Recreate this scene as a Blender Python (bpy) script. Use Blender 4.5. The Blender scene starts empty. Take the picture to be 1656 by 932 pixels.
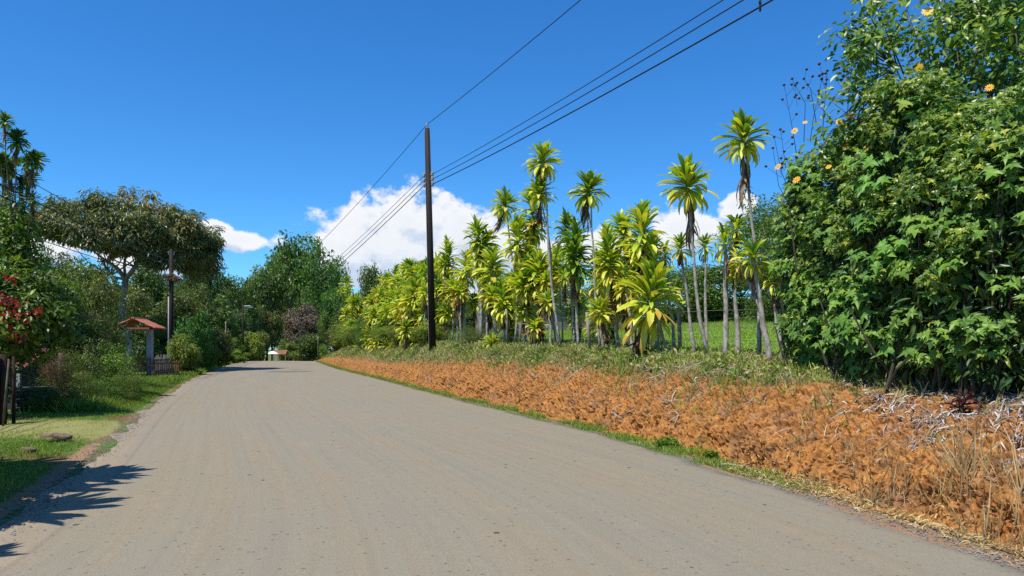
import bpy, math, random
import numpy as np
from mathutils import Vector
SC = bpy.context.scene
COL = SC.collection
R = math.radians
# ---------------------------------------------------------------- camera
F = 1200.0; CX = 828.0; HY = 565.0; EYE = 1.6
cam = bpy.data.cameras.new('camera'); camo = bpy.data.objects.new('camera', cam); COL.objects.link(camo)
camo.location = (0, 0, EYE); camo.rotation_euler = (R(90), 0, 0)
cam.sensor_width = 36; cam.lens = F / 1656 * 36; cam.shift_y = (HY - 466) / 1656
cam.clip_start = 0.05; cam.clip_end = 6000
SC.camera = camo
# ---------------------------------------------------------------- light
SUN_H = np.array([-0.72, -0.694]); SUN_EL = 63.0
to_sun = Vector((SUN_H[0] * math.cos(R(SUN_EL)), SUN_H[1] * math.cos(R(SUN_EL)), math.sin(R(SUN_EL)))).normalized()
sl = bpy.data.lights.new('sun', 'SUN'); so = bpy.data.objects.new('sun', sl); COL.objects.link(so)
sl.energy = 5.0; sl.angle = R(0.55); sl.color = (1.0, 0.955, 0.88)
so.rotation_euler = to_sun.to_track_quat('Z', 'Y').to_euler(); so.location = (-20, -20, 40)
SC.view_settings.view_transform = 'Standard'; SC.view_settings.look = 'None'
SC.view_settings.exposure = 0.33; SC.view_settings.gamma = 1; SC.view_settings.use_curve_mapping = False
SC.cycles.max_bounces = 6; SC.cycles.diffuse_bounces = 3; SC.cycles.glossy_bounces = 2
SC.cycles.transmission_bounces = 4; SC.cycles.transparent_max_bounces = 4
SC.cycles.use_denoising = False; SC.cycles.sample_clamp_indirect = 4.0

W = bpy.data.worlds.new('World'); SC.world = W; W.use_nodes = True


class NT:
    """small node-tree writer"""
    def __init__(s, tree):
        s.t = tree; s.n = tree.nodes; s.l = tree.links

    def node(s, typ, ins=None, **kw):
        n = s.n.new(typ)
        for k, v in kw.items(): setattr(n, k, v)
        for k, v in (ins or {}).items(): s.put(n.inputs[k], v)
        return n

    def put(s, sock, v):
        if isinstance(v, bpy.types.NodeSocket): s.l.new(v, sock)
        else: sock.default_value = v

    def m(s, op, a, b=0.0, c=0.0, clamp=False):
        n = s.n.new('ShaderNodeMath'); n.operation = op; n.use_clamp = clamp
        s.put(n.inputs[0], a); s.put(n.inputs[1], b); s.put(n.inputs[2], c)
        return n.outputs[0]

    def rng(s, v, a, b, c=0.0, d=1.0, smooth=True):
        n = s.n.new('ShaderNodeMapRange'); n.interpolation_type = 'SMOOTHSTEP' if smooth else 'LINEAR'
        s.put(n.inputs[0], v)
        for i, x in enumerate((a, b, c, d)): s.put(n.inputs[i + 1], x)
        return n.outputs[0]

    def noise(s, vec, scale, detail=4, rough=0.55, dist=0.0):
        n = s.n.new('ShaderNodeTexNoise'); s.put(n.inputs['Vector'], vec)
        n.inputs['Scale'].default_value = scale; n.inputs['Detail'].default_value = detail
        n.inputs['Roughness'].default_value = rough; n.inputs['Distortion'].default_value = dist
        return n.outputs[0]

    def mix(s, f, a, b, mode='MIX'):
        n = s.n.new('ShaderNodeMix'); n.data_type = 'RGBA'; n.blend_type = mode
        s.put(n.inputs[0], f)
        s.put(n.inputs[6], a if not isinstance(a, tuple) else (*a[:3], 1))
        s.put(n.inputs[7], b if not isinstance(b, tuple) else (*b[:3], 1))
        return n.outputs[2]

    def ramp(s, f, pts):
        n = s.n.new('ShaderNodeValToRGB'); s.put(n.inputs[0], f)
        e = n.color_ramp.elements
        while len(e) < len(pts): e.new(0.5)
        for i, (p, c) in enumerate(pts):
            e[i].position = p; e[i].color = (*c, 1)
        return n.outputs[0]

    def attr(s, name, out='Fac'):
        n = s.n.new('ShaderNodeAttribute'); n.attribute_name = name
        return n.outputs[out]


def make_world():
    W.node_tree.nodes.clear(); t = NT(W.node_tree)
    out = t.node('ShaderNodeOutputWorld')
    sky = t.node('ShaderNodeTexSky', sky_type='NISHITA', sun_disc=False)
    sky.sun_elevation = R(SUN_EL); sky.sun_rotation = math.atan2(SUN_H[0], SUN_H[1])
    sky.altitude = 900; sky.air_density = 1.0; sky.dust_density = 0.25; sky.ozone_density = 2.5
    hs = t.node('ShaderNodeHueSaturation', {'Color': sky.outputs[0], 'Saturation': 1.25, 'Value': 1.0, 'Hue': 0.5})
    grade = t.mix(1.0, hs.outputs[0], (.50, .93, 1.20), 'MULTIPLY')
    tc = t.node('ShaderNodeTexCoord'); v = tc.outputs['Generated']
    xyz = t.node('ShaderNodeSeparateXYZ', {0: v})
    x, y, z = xyz.outputs
    az = t.m('ARCTAN2', x, y); el = t.m('ARCSINE', z)
    vec = t.node('ShaderNodeCombineXYZ', {0: az, 1: t.m('MULTIPLY', el, 1.25), 2: 0.37}).outputs[0]

    def density(vec, az, el):
        # cloud banks by bearing and height above the horizon (radians)
        n1 = t.noise(vec, 11.0, 7, 0.6, 0.1)
        n2 = t.noise(vec, 34.0, 6, 0.62)
        best = None
        for (a, e, w, h) in CLOUDS:
            dx = t.m('DIVIDE', t.m('SUBTRACT', az, a), w); dy = t.m('DIVIDE', t.m('SUBTRACT', el, e), h)
            d = t.m('SUBTRACT', 1.0, t.m('SQRT', t.m('ADD', t.m('MULTIPLY', dx, dx), t.m('MULTIPLY', dy, dy))))
            best = d if best is None else t.m('MAXIMUM', best, d)
        best = t.m('MAXIMUM', best, -1.2)
        d = t.m('ADD', best, t.m('MULTIPLY', t.m('SUBTRACT', n1, 0.5), 2.0))
        return t.m('ADD', d, t.m('MULTIPLY', t.m('SUBTRACT', n2, 0.5), 1.1))
    d0 = density(vec, az, el)
    a2 = t.m('SUBTRACT', az, 0.012); e2 = t.m('ADD', el, 0.022)
    vec2 = t.node('ShaderNodeCombineXYZ', {0: a2, 1: t.m('MULTIPLY', e2, 1.25), 2: 0.37}).outputs[0]
    d1 = density(vec2, a2, e2)
    cov = t.rng(d0, 0.06, 0.36)
    lit = t.rng(t.m('SUBTRACT', d0, d1), -0.38, 0.30)
    thick = t.rng(d0, 0.3, 1.2)
    ccol = t.mix(lit, (3.8, 4.5, 5.6), (6.2, 6.25, 6.35))
    ccol = t.mix(t.m('MULTIPLY', thick, 0.35), ccol, (4.6, 5.2, 6.1))
    col = t.mix(t.m('MULTIPLY', cov, 0.97), grade, ccol)
    bg = t.node('ShaderNodeBackground', {'Color': col, 'Strength': SKY_STR})
    t.l.new(bg.outputs[0], out.inputs[0])


def pa(px, py): return (math.atan2(px - CX, F), math.atan2(HY - py, math.hypot(F, px - CX)))


SKY_STR = 0.122
CLOUDS = []
for (px, py, w, h) in [(655, 396, 155, 100), (745, 374, 115, 66), (665, 360, 96, 56), (748, 356, 52, 34), (590, 385, 70, 50), (570, 410, 90, 50), (820, 400, 90, 56), (1110, 375, 75, 42), (1190, 335, 40, 24),
                       (970, 400, 120, 36), (395, 388, 75, 22), (350, 372, 40, 22), (60, 395, 120, 42), (-150, 380, 160, 60),
                       (240, 415, 120, 30), (1500, 420, 200, 50), (1900, 380, 200, 70), (-500, 420, 260, 80), (2600, 420, 300, 90)]:
    a, e = pa(px, py); c = math.cos(a)
    CLOUDS.append((a, e, w / F * c * c, h / F * c))
make_world()

# ---------------------------------------------------------------- numpy helpers
def hash3(ix, iy, iz, seed=0):
    h = (ix.astype(np.int64) * 374761393 + iy.astype(np.int64) * 668265263 + iz.astype(np.int64) * 2147483647 + seed * 974711) & 0xFFFFFFFF
    h = ((h ^ (h >> 13)) * 1274126177) & 0xFFFFFFFF
    h = ((h ^ (h >> 16)) * 2246822519) & 0xFFFFFFFF
    return ((h ^ (h >> 15)) & 0xFFFFFF) / float(0xFFFFFF)


def vnoise(P, seed=0):
    i = np.floor(P).astype(np.int64); f = P - i; f = f * f * (3 - 2 * f)
    r = 0
    for dx in (0, 1):
        for dy in (0, 1):
            for dz in (0, 1):
                w = (f[..., 0] if dx else 1 - f[..., 0]) * (f[..., 1] if dy else 1 - f[..., 1]) * (f[..., 2] if dz else 1 - f[..., 2])
                r = r + w * hash3(i[..., 0] + dx, i[..., 1] + dy, i[..., 2] + dz, seed)
    return r


def fbm(P, oct=4, seed=0, gain=0.5):
    a, s, r, n = 1.0, 1.0, 0, 0
    for o in range(oct):
        r = r + a * vnoise(P * s, seed + o * 17); n += a; a *= gain; s *= 2.03
    return r / n


def worley(P, seed=0, want_cell=False):
    i = np.floor(P).astype(np.int64); cell = np.zeros(P.shape[:-1]); b1 = np.full(P.shape[:-1], 9.0); b2 = b1.copy()
    for dx in (-1, 0, 1):
        for dy in (-1, 0, 1):
            for dz in (-1, 0, 1):
                c = i + np.array([dx, dy, dz])
                q = np.stack([hash3(c[..., 0], c[..., 1], c[..., 2], seed + k) for k in range(3)], -1) + c
                d = np.sqrt(((q - P) ** 2).sum(-1))
                b2 = np.minimum(b2, np.maximum(b1, d)); cell = np.where(d < b1, hash3(c[..., 0], c[..., 1], c[..., 2], seed + 9), cell); b1 = np.minimum(b1, d)
    return (b1, b2, cell) if want_cell else (b1, b2)


def ss(a, b, x):
    t = np.clip((x - a) / (b - a), 0, 1); return t * t * (3 - 2 * t)


def smooth_curve(ys, xs):
    g = np.arange(-30, 400, 0.5); v = np.interp(g, ys, xs)
    k = np.hanning(25); k /= k.sum()
    vp = np.pad(v, 12, mode='edge'); vp[:12] = v[0] - (v[1] - v[0]) * np.arange(12, 0, -1)
    return g, np.convolve(vp, k, 'valid')


GY, GXR = smooth_curve([-30, -5, 0, 5.3, 8.9, 13.2, 17, 25.6, 42.7, 60, 85, 107, 130, 160, 400], [8, 4.9, 4.35, 3.75, 3.0, 1.85, .5, -2.5, -8.2, -14.2, -22, -28.8, -38, -52, -180])
_, GXL = smooth_curve([-30, -5, 0, 6.1, 11, 19.2, 25.6, 38, 59, 81, 113, 130, 160, 400], [-3.0, -3.2, -3.35, -4.3, -6.3, -9.6, -12.0, -16.6, -23.6, -30.6, -39.5, -47, -62, -190])
XR = lambda y: np.interp(y, GY, GXR)
XL = lambda y: np.interp(y, GY, GXL)
H = lambda y: np.interp(y, [-5, 6, 9, 15, 30, 50, 70, 85, 100, 120], [.95, 1.0, 1.12, 1.4, 1.75, 1.95, 1.9, 1.4, .7, .2])
FOOT, BW = 0.58, 2.15


def crest(y):
    return -0.05 * np.where(y < 95, 0, np.where(y < 115, (y - 95) ** 2 / 40, y - 105)).clip(0, 90)


def bank_p(u):
    t = np.clip((u - FOOT) / BW, 0, 1); return .22 * ss(0, .09, t) + .78 * (1 - (1 - t) ** 1.55)


def gz(x, y):
    """height of the ground"""
    x = np.asarray(x, float); y = np.asarray(y, float)
    u = x - XR(y); v = XL(y) - x
    c = crest(y)
    zr = H(y) * bank_p(u) + (0.052 * np.clip(u - 3.2, 0, 60) + 0.012 * np.clip(y - 15, 0, 60)) * ss(2.5, 6, u) * (1 - ss(90, 130, y))
    zl = 0.03 * ss(0.0, .5, v) - 0.03 * ss(.9, 2.6, v) + 0.06 * np.clip(v - 12, 0, 80)
    return c + np.where(u > 0, zr, 0) + np.where(v > 0, zl, 0)


def gz1(x, y): return float(gz(x, y))


def on_u(px, u):
    """depth where the sight line of column px meets the line u metres beyond the road's edge"""
    ys = np.arange(4, 140, .05); f = (px - CX) / F * ys - XR(ys) - u
    s = np.where(np.sign(f[1:]) != np.sign(f[:-1]))[0]
    return float(ys[s[0]]) if len(s) else 60.0


def at(px, py, y): return Vector(((px - CX) / F * y, y, EYE + (HY - py) / F * y))


# ---------------------------------------------------------------- objects
def tag(o, label=None, cat=None, group=None, kind=None):
    if label: o['label'] = label
    if cat: o['category'] = cat
    if group: o['group'] = group
    if kind: o['kind'] = kind
    return o


def empty(name, loc, label, cat, group=None):
    o = bpy.data.objects.new(name, None); COL.objects.link(o); o.location = loc; o.empty_display_size = 0.3
    return tag(o, label, cat, group)


def link(name, me, mat=None, parent=None, loc=None, rot=None, scale=None):
    o = bpy.data.objects.new(name, me); COL.objects.link(o)
    if parent: o.parent = parent
    if mat is not None and len(me.materials) == 0: me.materials.append(mat)
    if loc is not None: o.location = loc
    if rot is not None: o.rotation_euler = rot
    if scale is not None: o.scale = scale if hasattr(scale, '__len__') else (scale,) * 3
    return o


def mesh(name, V, faces, fattr=None, vattr=None, smooth=False):
    """faces: list of (M,k) index arrays; fattr: {name: list matching faces}"""
    me = bpy.data.meshes.new(name); V = np.ascontiguousarray(V, dtype=np.float32)
    me.vertices.add(len(V)); me.vertices.foreach_set('co', V.ravel())
    loops = np.concatenate([f.ravel() for f in faces]).astype(np.int32)
    tot = np.concatenate([np.full(len(f), f.shape[1]) for f in faces])
    st = np.concatenate([[0], np.cumsum(tot)[:-1]]).astype(np.int32)
    me.loops.add(len(loops)); me.loops.foreach_set('vertex_index', loops)
    me.polygons.add(len(st)); me.polygons.foreach_set('loop_start', st)
    me.polygons.foreach_set('use_smooth', np.full(len(st), smooth))
    me.update(calc_edges=True)
    for k, a in (fattr or {}).items():
        me.attributes.new(k, 'FLOAT', 'FACE').data.foreach_set('value', np.asarray(a, np.float32))
    for k, a in (vattr or {}).items():
        me.attributes.new(k, 'FLOAT', 'POINT').data.foreach_set('value', np.asarray(a, np.float32))
    return me


def norm(a): return a / np.maximum(np.linalg.norm(a, axis=-1, keepdims=True), 1e-9)


def leaves(name, tpl, P, N, D, S, rnd):
    """one mesh of many small leaves: tpl = (verts, faces); N normal, D pointing direction, S size"""
    tv = np.array(tpl[0], float); n = len(P); k = len(tv)
    N = norm(N); X = norm(D - (D * N).sum(-1, keepdims=True) * N); Y = np.cross(N, X)
    S = np.broadcast_to(np.asarray(S, float), (n,))[:, None, None]
    V = P[:, None, :] + S * (tv[None, :, 0:1] * X[:, None] + tv[None, :, 1:2] * Y[:, None] + tv[None, :, 2:3] * N[:, None])
    base = (np.arange(n) * k)[:, None]
    byk = {}
    for f in tpl[1]: byk.setdefault(len(f), []).append(f)
    faces, fa = [], []
    for kk, fl in byk.items():
        for f in fl:
            faces.append(base + np.array(f)[None]); fa.append(rnd)
    return mesh(name, V.reshape(-1, 3), faces, {'rnd': np.concatenate(fa)})


def tubes(paths, sides=7, closed=True):
    """list of (points, radii) -> V, faces"""
    Vs, Q, off = [], [], 0
    caps = []
    for pts, rad in paths:
        pts = np.asarray(pts, float); n = len(pts); rad = np.broadcast_to(np.asarray(rad, float), (n,))
        T = norm(np.gradient(pts, axis=0))
        ref = np.array([0, 0, 1.]) if abs(T[:, 2]).mean() < .8 else np.array([1., 0, 0])
        A = norm(np.cross(T, ref)); B = np.cross(T, A)
        th = np.arange(sides) * 2 * math.pi / sides
        ring = pts[:, None] + rad[:, None, None] * (np.cos(th)[None, :, None] * A[:, None] + np.sin(th)[None, :, None] * B[:, None])
        Vs.append(ring.reshape(-1, 3))
        i = np.arange(n - 1)[:, None] * sides; j = np.arange(sides)[None]; j2 = (j + 1) % sides
        q = np.stack([i + j, i + j2, i + sides + j2, i + sides + j], -1).reshape(-1, 4) + off
        Q.append(q)
        if closed:
            caps.append(np.arange(sides)[None, ::-1] + off); caps.append(np.arange(sides)[None] + off + (n - 1) * sides)
        off += n * sides
    f = [np.concatenate(Q)]
    if caps: f.append(np.concatenate(caps))
    return np.concatenate(Vs), f


def tube_obj(name, paths, mat, parent=None, sides=7, loc=None):
    V, f = tubes(paths, sides)
    return link(name, mesh(name, V, f, smooth=sides > 5), mat, parent, loc)


def curve_pts(a, b, sag=0.0, n=24):
    t = np.linspace(0, 1, n)[:, None]; p = np.array(a)[None] * (1 - t) + np.array(b)[None] * t
    p[:, 2] -= 4 * sag * (t * (1 - t))[:, 0]; return p


def box_vf(boxes):
    """boxes: (centre, size, rotz) list"""
    Vs, Fs = [], []
    c8 = np.array([[-1, -1, -1], [1, -1, -1], [1, 1, -1], [-1, 1, -1], [-1, -1, 1], [1, -1, 1], [1, 1, 1], [-1, 1, 1]]) / 2
    q = np.array([[0, 3, 2, 1], [4, 5, 6, 7], [0, 1, 5, 4], [1, 2, 6, 5], [2, 3, 7, 6], [3, 0, 4, 7]])
    for k, b in enumerate(boxes):
        c, s = b[0], b[1]; rz = b[2] if len(b) > 2 else 0
        v = c8 * np.array(s); cz, sz = math.cos(rz), math.sin(rz)
        v = np.stack([v[:, 0] * cz - v[:, 1] * sz, v[:, 0] * sz + v[:, 1] * cz, v[:, 2]], -1) + np.array(c)
        Vs.append(v); Fs.append(q + 8 * k)
    return np.concatenate(Vs), [np.concatenate(Fs)]


def box_obj(name, boxes, mat, parent=None, loc=None, bevel=0.0):
    V, f = box_vf(boxes); o = link(name, mesh(name, V, f), mat, parent, loc)
    if bevel:
        m = o.modifiers.new('bevel', 'BEVEL'); m.width = bevel; m.segments = 2
    return o


# ---------------------------------------------------------------- materials
MATS = {}


def new_mat(name):
    m = bpy.data.materials.new(name); m.use_nodes = True; m.node_tree.nodes.clear()
    t = NT(m.node_tree); out = t.node('ShaderNodeOutputMaterial'); MATS[name] = m
    return m, t, out


def leaf_mat(name, pts, rough=0.42, trans=0.38, spec=0.4, tint=(1.25, 1.25, .5), var=0.0):
    m, t, out = new_mat(name)
    oi = t.node('ShaderNodeObjectInfo')
    r = t.attr('rnd')
    if var: r = t.m('ADD', r, t.m('MULTIPLY', t.m('SUBTRACT', oi.outputs['Random'], .5), var), clamp=True)
    col = t.ramp(r, pts)
    n = t.noise(t.node('ShaderNodeTexCoord').outputs['Object'], 1.1, 2)
    hs = t.node('ShaderNodeHueSaturation', {'Color': col, 'Hue': t.rng(oi.outputs['Random'], 0, 1, .488, .512, False), 'Value': t.m('ADD', .62, t.m('MULTIPLY', n, .75)), 'Saturation': 1.0})
    c = hs.outputs[0]
    p = t.node('ShaderNodeBsdfPrincipled', {'Base Color': c, 'Roughness': rough, 'Specular IOR Level': spec})
    tr = t.node('ShaderNodeBsdfTranslucent', {'Color': t.mix(1.0, c, tint, 'MULTIPLY')})
    ms = t.node('ShaderNodeMixShader', {0: trans, 1: p.outputs[0], 2: tr.outputs[0]})
    t.l.new(ms.outputs[0], out.inputs[0]); return m


def plain(name, a, b=None, scale=6, rough=.8, bump=.3, stretch=(1, 1, 1), spec=.25, detail=5, metal=0, bdist=.02):
    m, t, out = new_mat(name)
    tc = t.node('ShaderNodeTexCoord').outputs['Object']
    mp = t.node('ShaderNodeMapping', {'Vector': tc}); mp.inputs['Scale'].default_value = stretch
    n = t.noise(mp.outputs[0], scale, detail, .6)
    col = t.ramp(n, [(.3, a), (.7, b or a)])
    bp = t.node('ShaderNodeBump', {'Height': n, 'Strength': bump, 'Distance': bdist})
    p = t.node('ShaderNodeBsdfPrincipled', {'Base Color': col, 'Roughness': rough, 'Specular IOR Level': spec, 'Normal': bp.outputs[0], 'Metallic': metal})
    t.l.new(p.outputs[0], out.inputs[0]); return m


DEEP = leaf_mat('leaf_deep', [(0, (.02, .04, .007)), (.5, (.075, .135, .017)), (1, (.18, .26, .035))])
MID = leaf_mat('leaf_mid', [(0, (.022, .05, .008)), (.5, (.095, .175, .02)), (1, (.21, .30, .035))])
BRIGHT = leaf_mat('leaf_bright', [(0, (.03, .09, .010)), (.6, (.08, .20, .02)), (1, (.17, .30, .035))])
OLIVE = leaf_mat('leaf_olive', [(0, (.025, .04, .010)), (.45, (.10, .145, .025)), (.85, (.19, .21, .04)), (1, (.28, .17, .06))])
YELLOWG = leaf_mat('leaf_yellow_green', [(0, (.04, .09, .010)), (.5, (.15, .23, .02)), (1, (.38, .42, .035))])
DRYB = leaf_mat('leaf_dry_brown', [(0, (.09, .05, .025)), (.6, (.20, .13, .075)), (1, (.32, .22, .14))], rough=.8, trans=.15, spec=.1, tint=(1, .9, .7))
PINKB = leaf_mat('leaf_dusty_pink', [(0, (.09, .07, .05)), (.6, (.19, .15, .10)), (1, (.28, .23, .16))], rough=.8, trans=.2, spec=.1, tint=(1, .9, .7))
REDP = leaf_mat('leaf_maroon', [(0, (.03, .01, .012)), (.6, (.10, .02, .03)), (1, (.22, .05, .05))], tint=(1.2, .6, .6))
REDF = leaf_mat('red_bract', [(0, (.25, .006, .02)), (1, (.55, .02, .05))], tint=(1.2, .5, .5))
UMB = leaf_mat('leaf_grey_green', [(0, (.035, .05, .02)), (.4, (.10, .13, .05)), (.7, (.19, .20, .07)), (.86, (.28, .22, .06)), (1, (.38, .17, .05))], rough=.38, spec=.6)
TITH = leaf_mat('leaf_lobed', [(0, (.035, .10, .016)), (.5, (.12, .25, .034)), (.93, (.23, .40, .055)), (.965, (.40, .36, .03)), (1, (.5, .34, .03))], rough=.5)
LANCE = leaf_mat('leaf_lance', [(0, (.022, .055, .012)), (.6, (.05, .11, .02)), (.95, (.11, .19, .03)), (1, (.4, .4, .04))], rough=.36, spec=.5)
CITR = leaf_mat('leaf_elliptic', [(0, (.03, .08, .010)), (.4, (.08, .17, .018)), (.8, (.22, .33, .025)), (1, (.45, .46, .04))], rough=.38, spec=.5)
DRAC = leaf_mat('leaf_strap', [(0, (.04, .13, .016)), (.22, (.14, .28, .024)), (.42, (.27, .40, .028)), (.66, (.55, .60, .05)), (.92, (.68, .62, .08)), (1, (.55, .36, .06))], rough=.4, trans=.34, spec=.4, tint=(1.1, 1.1, .5), var=.42)
DRACD = leaf_mat('leaf_strap_dark', [(0, (.02, .06, .012)), (.5, (.05, .13, .02)), (.85, (.13, .22, .03)), (1, (.4, .36, .04))], rough=.4, trans=.3)
DEADL = leaf_mat('dead_strap', [(0, (.06, .035, .02)), (.5, (.16, .10, .06)), (.85, (.30, .21, .13)), (1, (.42, .27, .08))], rough=.8, trans=.12, spec=.1, tint=(1, .9, .7))
LITTER = leaf_mat('litter', [(0, (.07, .05, .04)), (.35, (.22, .18, .15)), (.8, (.42, .38, .34)), (1, (.60, .56, .52))], rough=.7, trans=.08, spec=.2, tint=(1, .9, .8))
GRASS = leaf_mat('grass_green', [(0, (.06, .11, .015)), (.5, (.17, .26, .028)), (.85, (.33, .41, .05)), (1, (.44, .40, .14))], rough=.5, trans=.3)
WEED = leaf_mat('weed_mix', [(0, (.07, .13, .018)), (.35, (.19, .28, .035)), (.58, (.36, .38, .08)), (.8, (.42, .32, .15)), (1, (.52, .42, .26))], rough=.6, trans=.25)
GOLD = leaf_mat('grass_golden', [(0, (.25, .16, .06)), (.5, (.45, .32, .13)), (1, (.62, .48, .24))], rough=.6, trans=.2, tint=(1, .9, .7))
YFLOW = leaf_mat('petal_yellow', [(0, (.80, .34, .008)), (1, (.88, .48, .012))], rough=.6, trans=.2, tint=(1, .8, .4))
SEED = plain('dry_seed', (.035, .018, .012), (.09, .05, .03), 30, .9)
BARK = plain('bark_brown', (.055, .04, .028), (.16, .125, .09), 9, .9, .6, (1, 1, .3))
BARKG = plain('bark_grey', (.10, .09, .075), (.30, .28, .25), 7, .9, .5, (1, 1, .45))
BARKW = plain('bark_pale', (.13, .115, .09), (.48, .44, .37), 11, .85, .5, (1, 1, .6))
STEMD = plain('stem_dark', (.03, .028, .016), (.09, .075, .045), 9, .85, .3)
STEM = plain('green_stem', (.05, .06, .02), (.12, .12, .05), 8, .7, .2)
BARK_SHADED = plain('bark_shaded', (.018, .013, .010), (.05, .038, .028), 9, .95, .5, (1, 1, .3), spec=.05)  # darker copy of the brown bark; shade on the posts put into colour
DARKPOLE = plain('pole_tarred', (.008, .006, .005), (.032, .021, .015), 14, .75, .5, (1, 1, .12))
CONC = plain('concrete', (.20, .19, .17), (.36, .34, .31), 5, .9, .3)
CONCD = plain('concrete_stained', (.13, .11, .09), (.30, .26, .21), 3, .9, .3)
METAL = plain('dull_metal', (.25, .25, .25), (.40, .40, .40), 20, .45, .1, metal=.6)
CABLE = plain('cable', (.012, .012, .014), (.02, .02, .022), 5, .6, .0)
TILE = plain('roof_tile', (.25, .07, .04), (.42, .16, .10), 9, .75, .4)
REDROOF = plain('red_sheet', (.34, .08, .07), (.45, .14, .12), 4, .55, .1)
WOODR = plain('wood_reddish', (.14, .05, .03), (.27, .12, .075), 12, .8, .4, (1, 1, .15))
WOODG = plain('wood_grey', (.16, .13, .10), (.34, .30, .25), 12, .85, .4, (1, 1, .15))
GREYP = plain('grey_paint', (.23, .25, .29), (.33, .35, .39), 4, .7, .15)
PVC = plain('white_pipe', (.26, .26, .25), (.38, .38, .36), 4, .5, .05)
WHITE = plain('white_fabric', (.72, .74, .74), (.8, .8, .8), 3, .7, .05)
ROOT = plain('dry_root', (.20, .15, .11), (.56, .50, .43), 14, .85, .3)
SHADER_DARK = plain('dark_board_and_recess', (.03, .03, .035), (.07, .07, .075), 5, .8, .2)
GLASS = plain('lamp_glass', (.55, .58, .6), (.62, .65, .67), 3, .25, .0)
GRAVELM = plain('gravel_stone', (.10, .09, .08), (.27, .25, .22), 3, .9, .2)
STONE = plain('flat_stone', (.08, .05, .035), (.22, .15, .10), 7, .9, .6)
TEAL = plain('teal_sheet', (.10, .30, .24), (.16, .38, .30), 4, .6, .05)
# ---------------------------------------------------------------- ground
def ground_mat():
    m, t, out = new_mat('ground_soil_grass')
    pos = t.node('ShaderNodeNewGeometry').outputs['Position']
    n = t.noise(pos, .6, 6, .6); n2 = t.noise(pos, 9, 5, .65); n3 = t.noise(pos, 60, 3, .7)
    g = t.ramp(n2, [(.25, (.045, .085, .014)), (.5, (.085, .15, .022)), (.75, (.15, .22, .04))])
    s = t.ramp(n2, [(.25, (.10, .06, .03)), (.75, (.22, .13, .07))])
    dry = t.ramp(n3, [(.25, (.13, .15, .04)), (.5, (.26, .25, .09)), (.8, (.40, .35, .16))])
    lawn = t.ramp(t.m('ADD', t.m('MULTIPLY', n2, .5), t.m('MULTIPLY', n3, .5)), [(.25, (.09, .19, .02)), (.5, (.16, .29, .03)), (.75, (.25, .37, .05))])
    c = t.mix(t.rng(n, .45, .62), g, s)
    c = t.mix(t.rng(t.m('ADD', t.attr('lawn'), t.m('MULTIPLY', n, .2)), .5, .7), c, lawn)
    c = t.mix(t.rng(t.m('ADD', t.attr('dry'), t.m('MULTIPLY', t.m('SUBTRACT', n2, .5), .7)), .35, .65), c, dry)
    c = t.mix(t.rng(t.m('ADD', t.attr('soil'), t.m('MULTIPLY', t.m('SUBTRACT', n2, .5), .8)), .4, .6), c, t.ramp(n3, [(.2, (.16, .09, .045)), (.5, (.30, .18, .10)), (.8, (.46, .32, .20))]))
    bp = t.node('ShaderNodeBump', {'Height': t.m('ADD', n2, n3), 'Strength': .6, 'Distance': .05})
    p = t.node('ShaderNodeBsdfPrincipled', {'Base Color': c, 'Roughness': .95, 'Specular IOR Level': .1, 'Normal': bp.outputs[0]})
    t.l.new(p.outputs[0], out.inputs[0]); return m


def build_ground():
    ys = [-60, -40, -25, -15]; y = -10.0
    while y < 1800: ys.append(y); y += max(.18, abs(y) * .012)
    ys = np.array(ys)
    vk = np.array([0, .12, .25, .45, .8, 1.2, 1.7, 2.3, 3, 4, 5, 6.5, 8, 10, 13, 17, 22, 28, 36, 48, 65, 90, 130, 200, 320, 550, 900, 1500.])
    uk = np.array([0, .2, .4, .55, .75, 1, 1.3, 1.6, 1.9, 2.2, 2.5, 2.8, 3.1, 3.5, 4, 5, 6, 7.5, 9, 11, 14, 18, 23, 30, 40, 55, 80, 120, 200, 350, 700, 1500.])
    X = np.concatenate([XL(ys)[:, None] - vk[::-1][None], XL(ys)[:, None] + (XR(ys) - XL(ys))[:, None] * np.array([.05, .35, .65, .95])[None], XR(ys)[:, None] + uk[None]], 1)
    Y = np.broadcast_to(ys[:, None], X.shape); Z = gz(X, Y)
    U = X - XR(Y); Vv = XL(Y) - X
    Z = Z + (fbm(np.stack([X * .9, Y * .9, X * 0], -1), 3) - .5) * .10 * (ss(1, 3, Vv) + ss(3.2, 5, U))
    Z = np.where((U > .5) & (U < 3.0) & (Y < 112), Z - .28 - .35 * ss(.5, .8, U) * ss(3.0, 2.5, U), Z)
    Z = np.where((U < .0) & (Vv < 0), Z - .03, Z)
    nr, nc = X.shape
    i = np.arange(nr - 1)[:, None] * nc; j = np.arange(nc - 1)[None]
    q = np.stack([i + j, i + j + 1, i + nc + j + 1, i + nc + j], -1).reshape(-1, 4)
    lawn = ss(3.4, 5.5, U) * (Y < 62)
    tt = (Y - (14.6 + (-X - 8) * .25))          # the worn drive crossing the near verge
    dry = np.where((Vv > -0.1) & (Vv < 7), np.exp(-(tt / 1.9) ** 2), 0) * ss(-.2, .3, Vv)
    soil = np.where((Vv > 0) & (Vv < 1.2) & (Y < 12.6), .50 - ss(.2, .7, Vv), 0) + np.where((Vv > -.1) & (Vv < .2) & (Y < 60), .45, 0) + np.where((U > 0) & (U < .4), .6, 0) + np.where((U > -1.2) & (U < 1.2) & (Y < 10.2), 1.3, 0)
    me = mesh('ground', np.stack([X, Y, Z], -1).reshape(-1, 3), [q], vattr={'lawn': lawn.ravel(), 'dry': dry.ravel(), 'soil': soil.ravel()}, smooth=True)
    tag(link('ground', me, ground_mat()), kind='structure')


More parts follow.
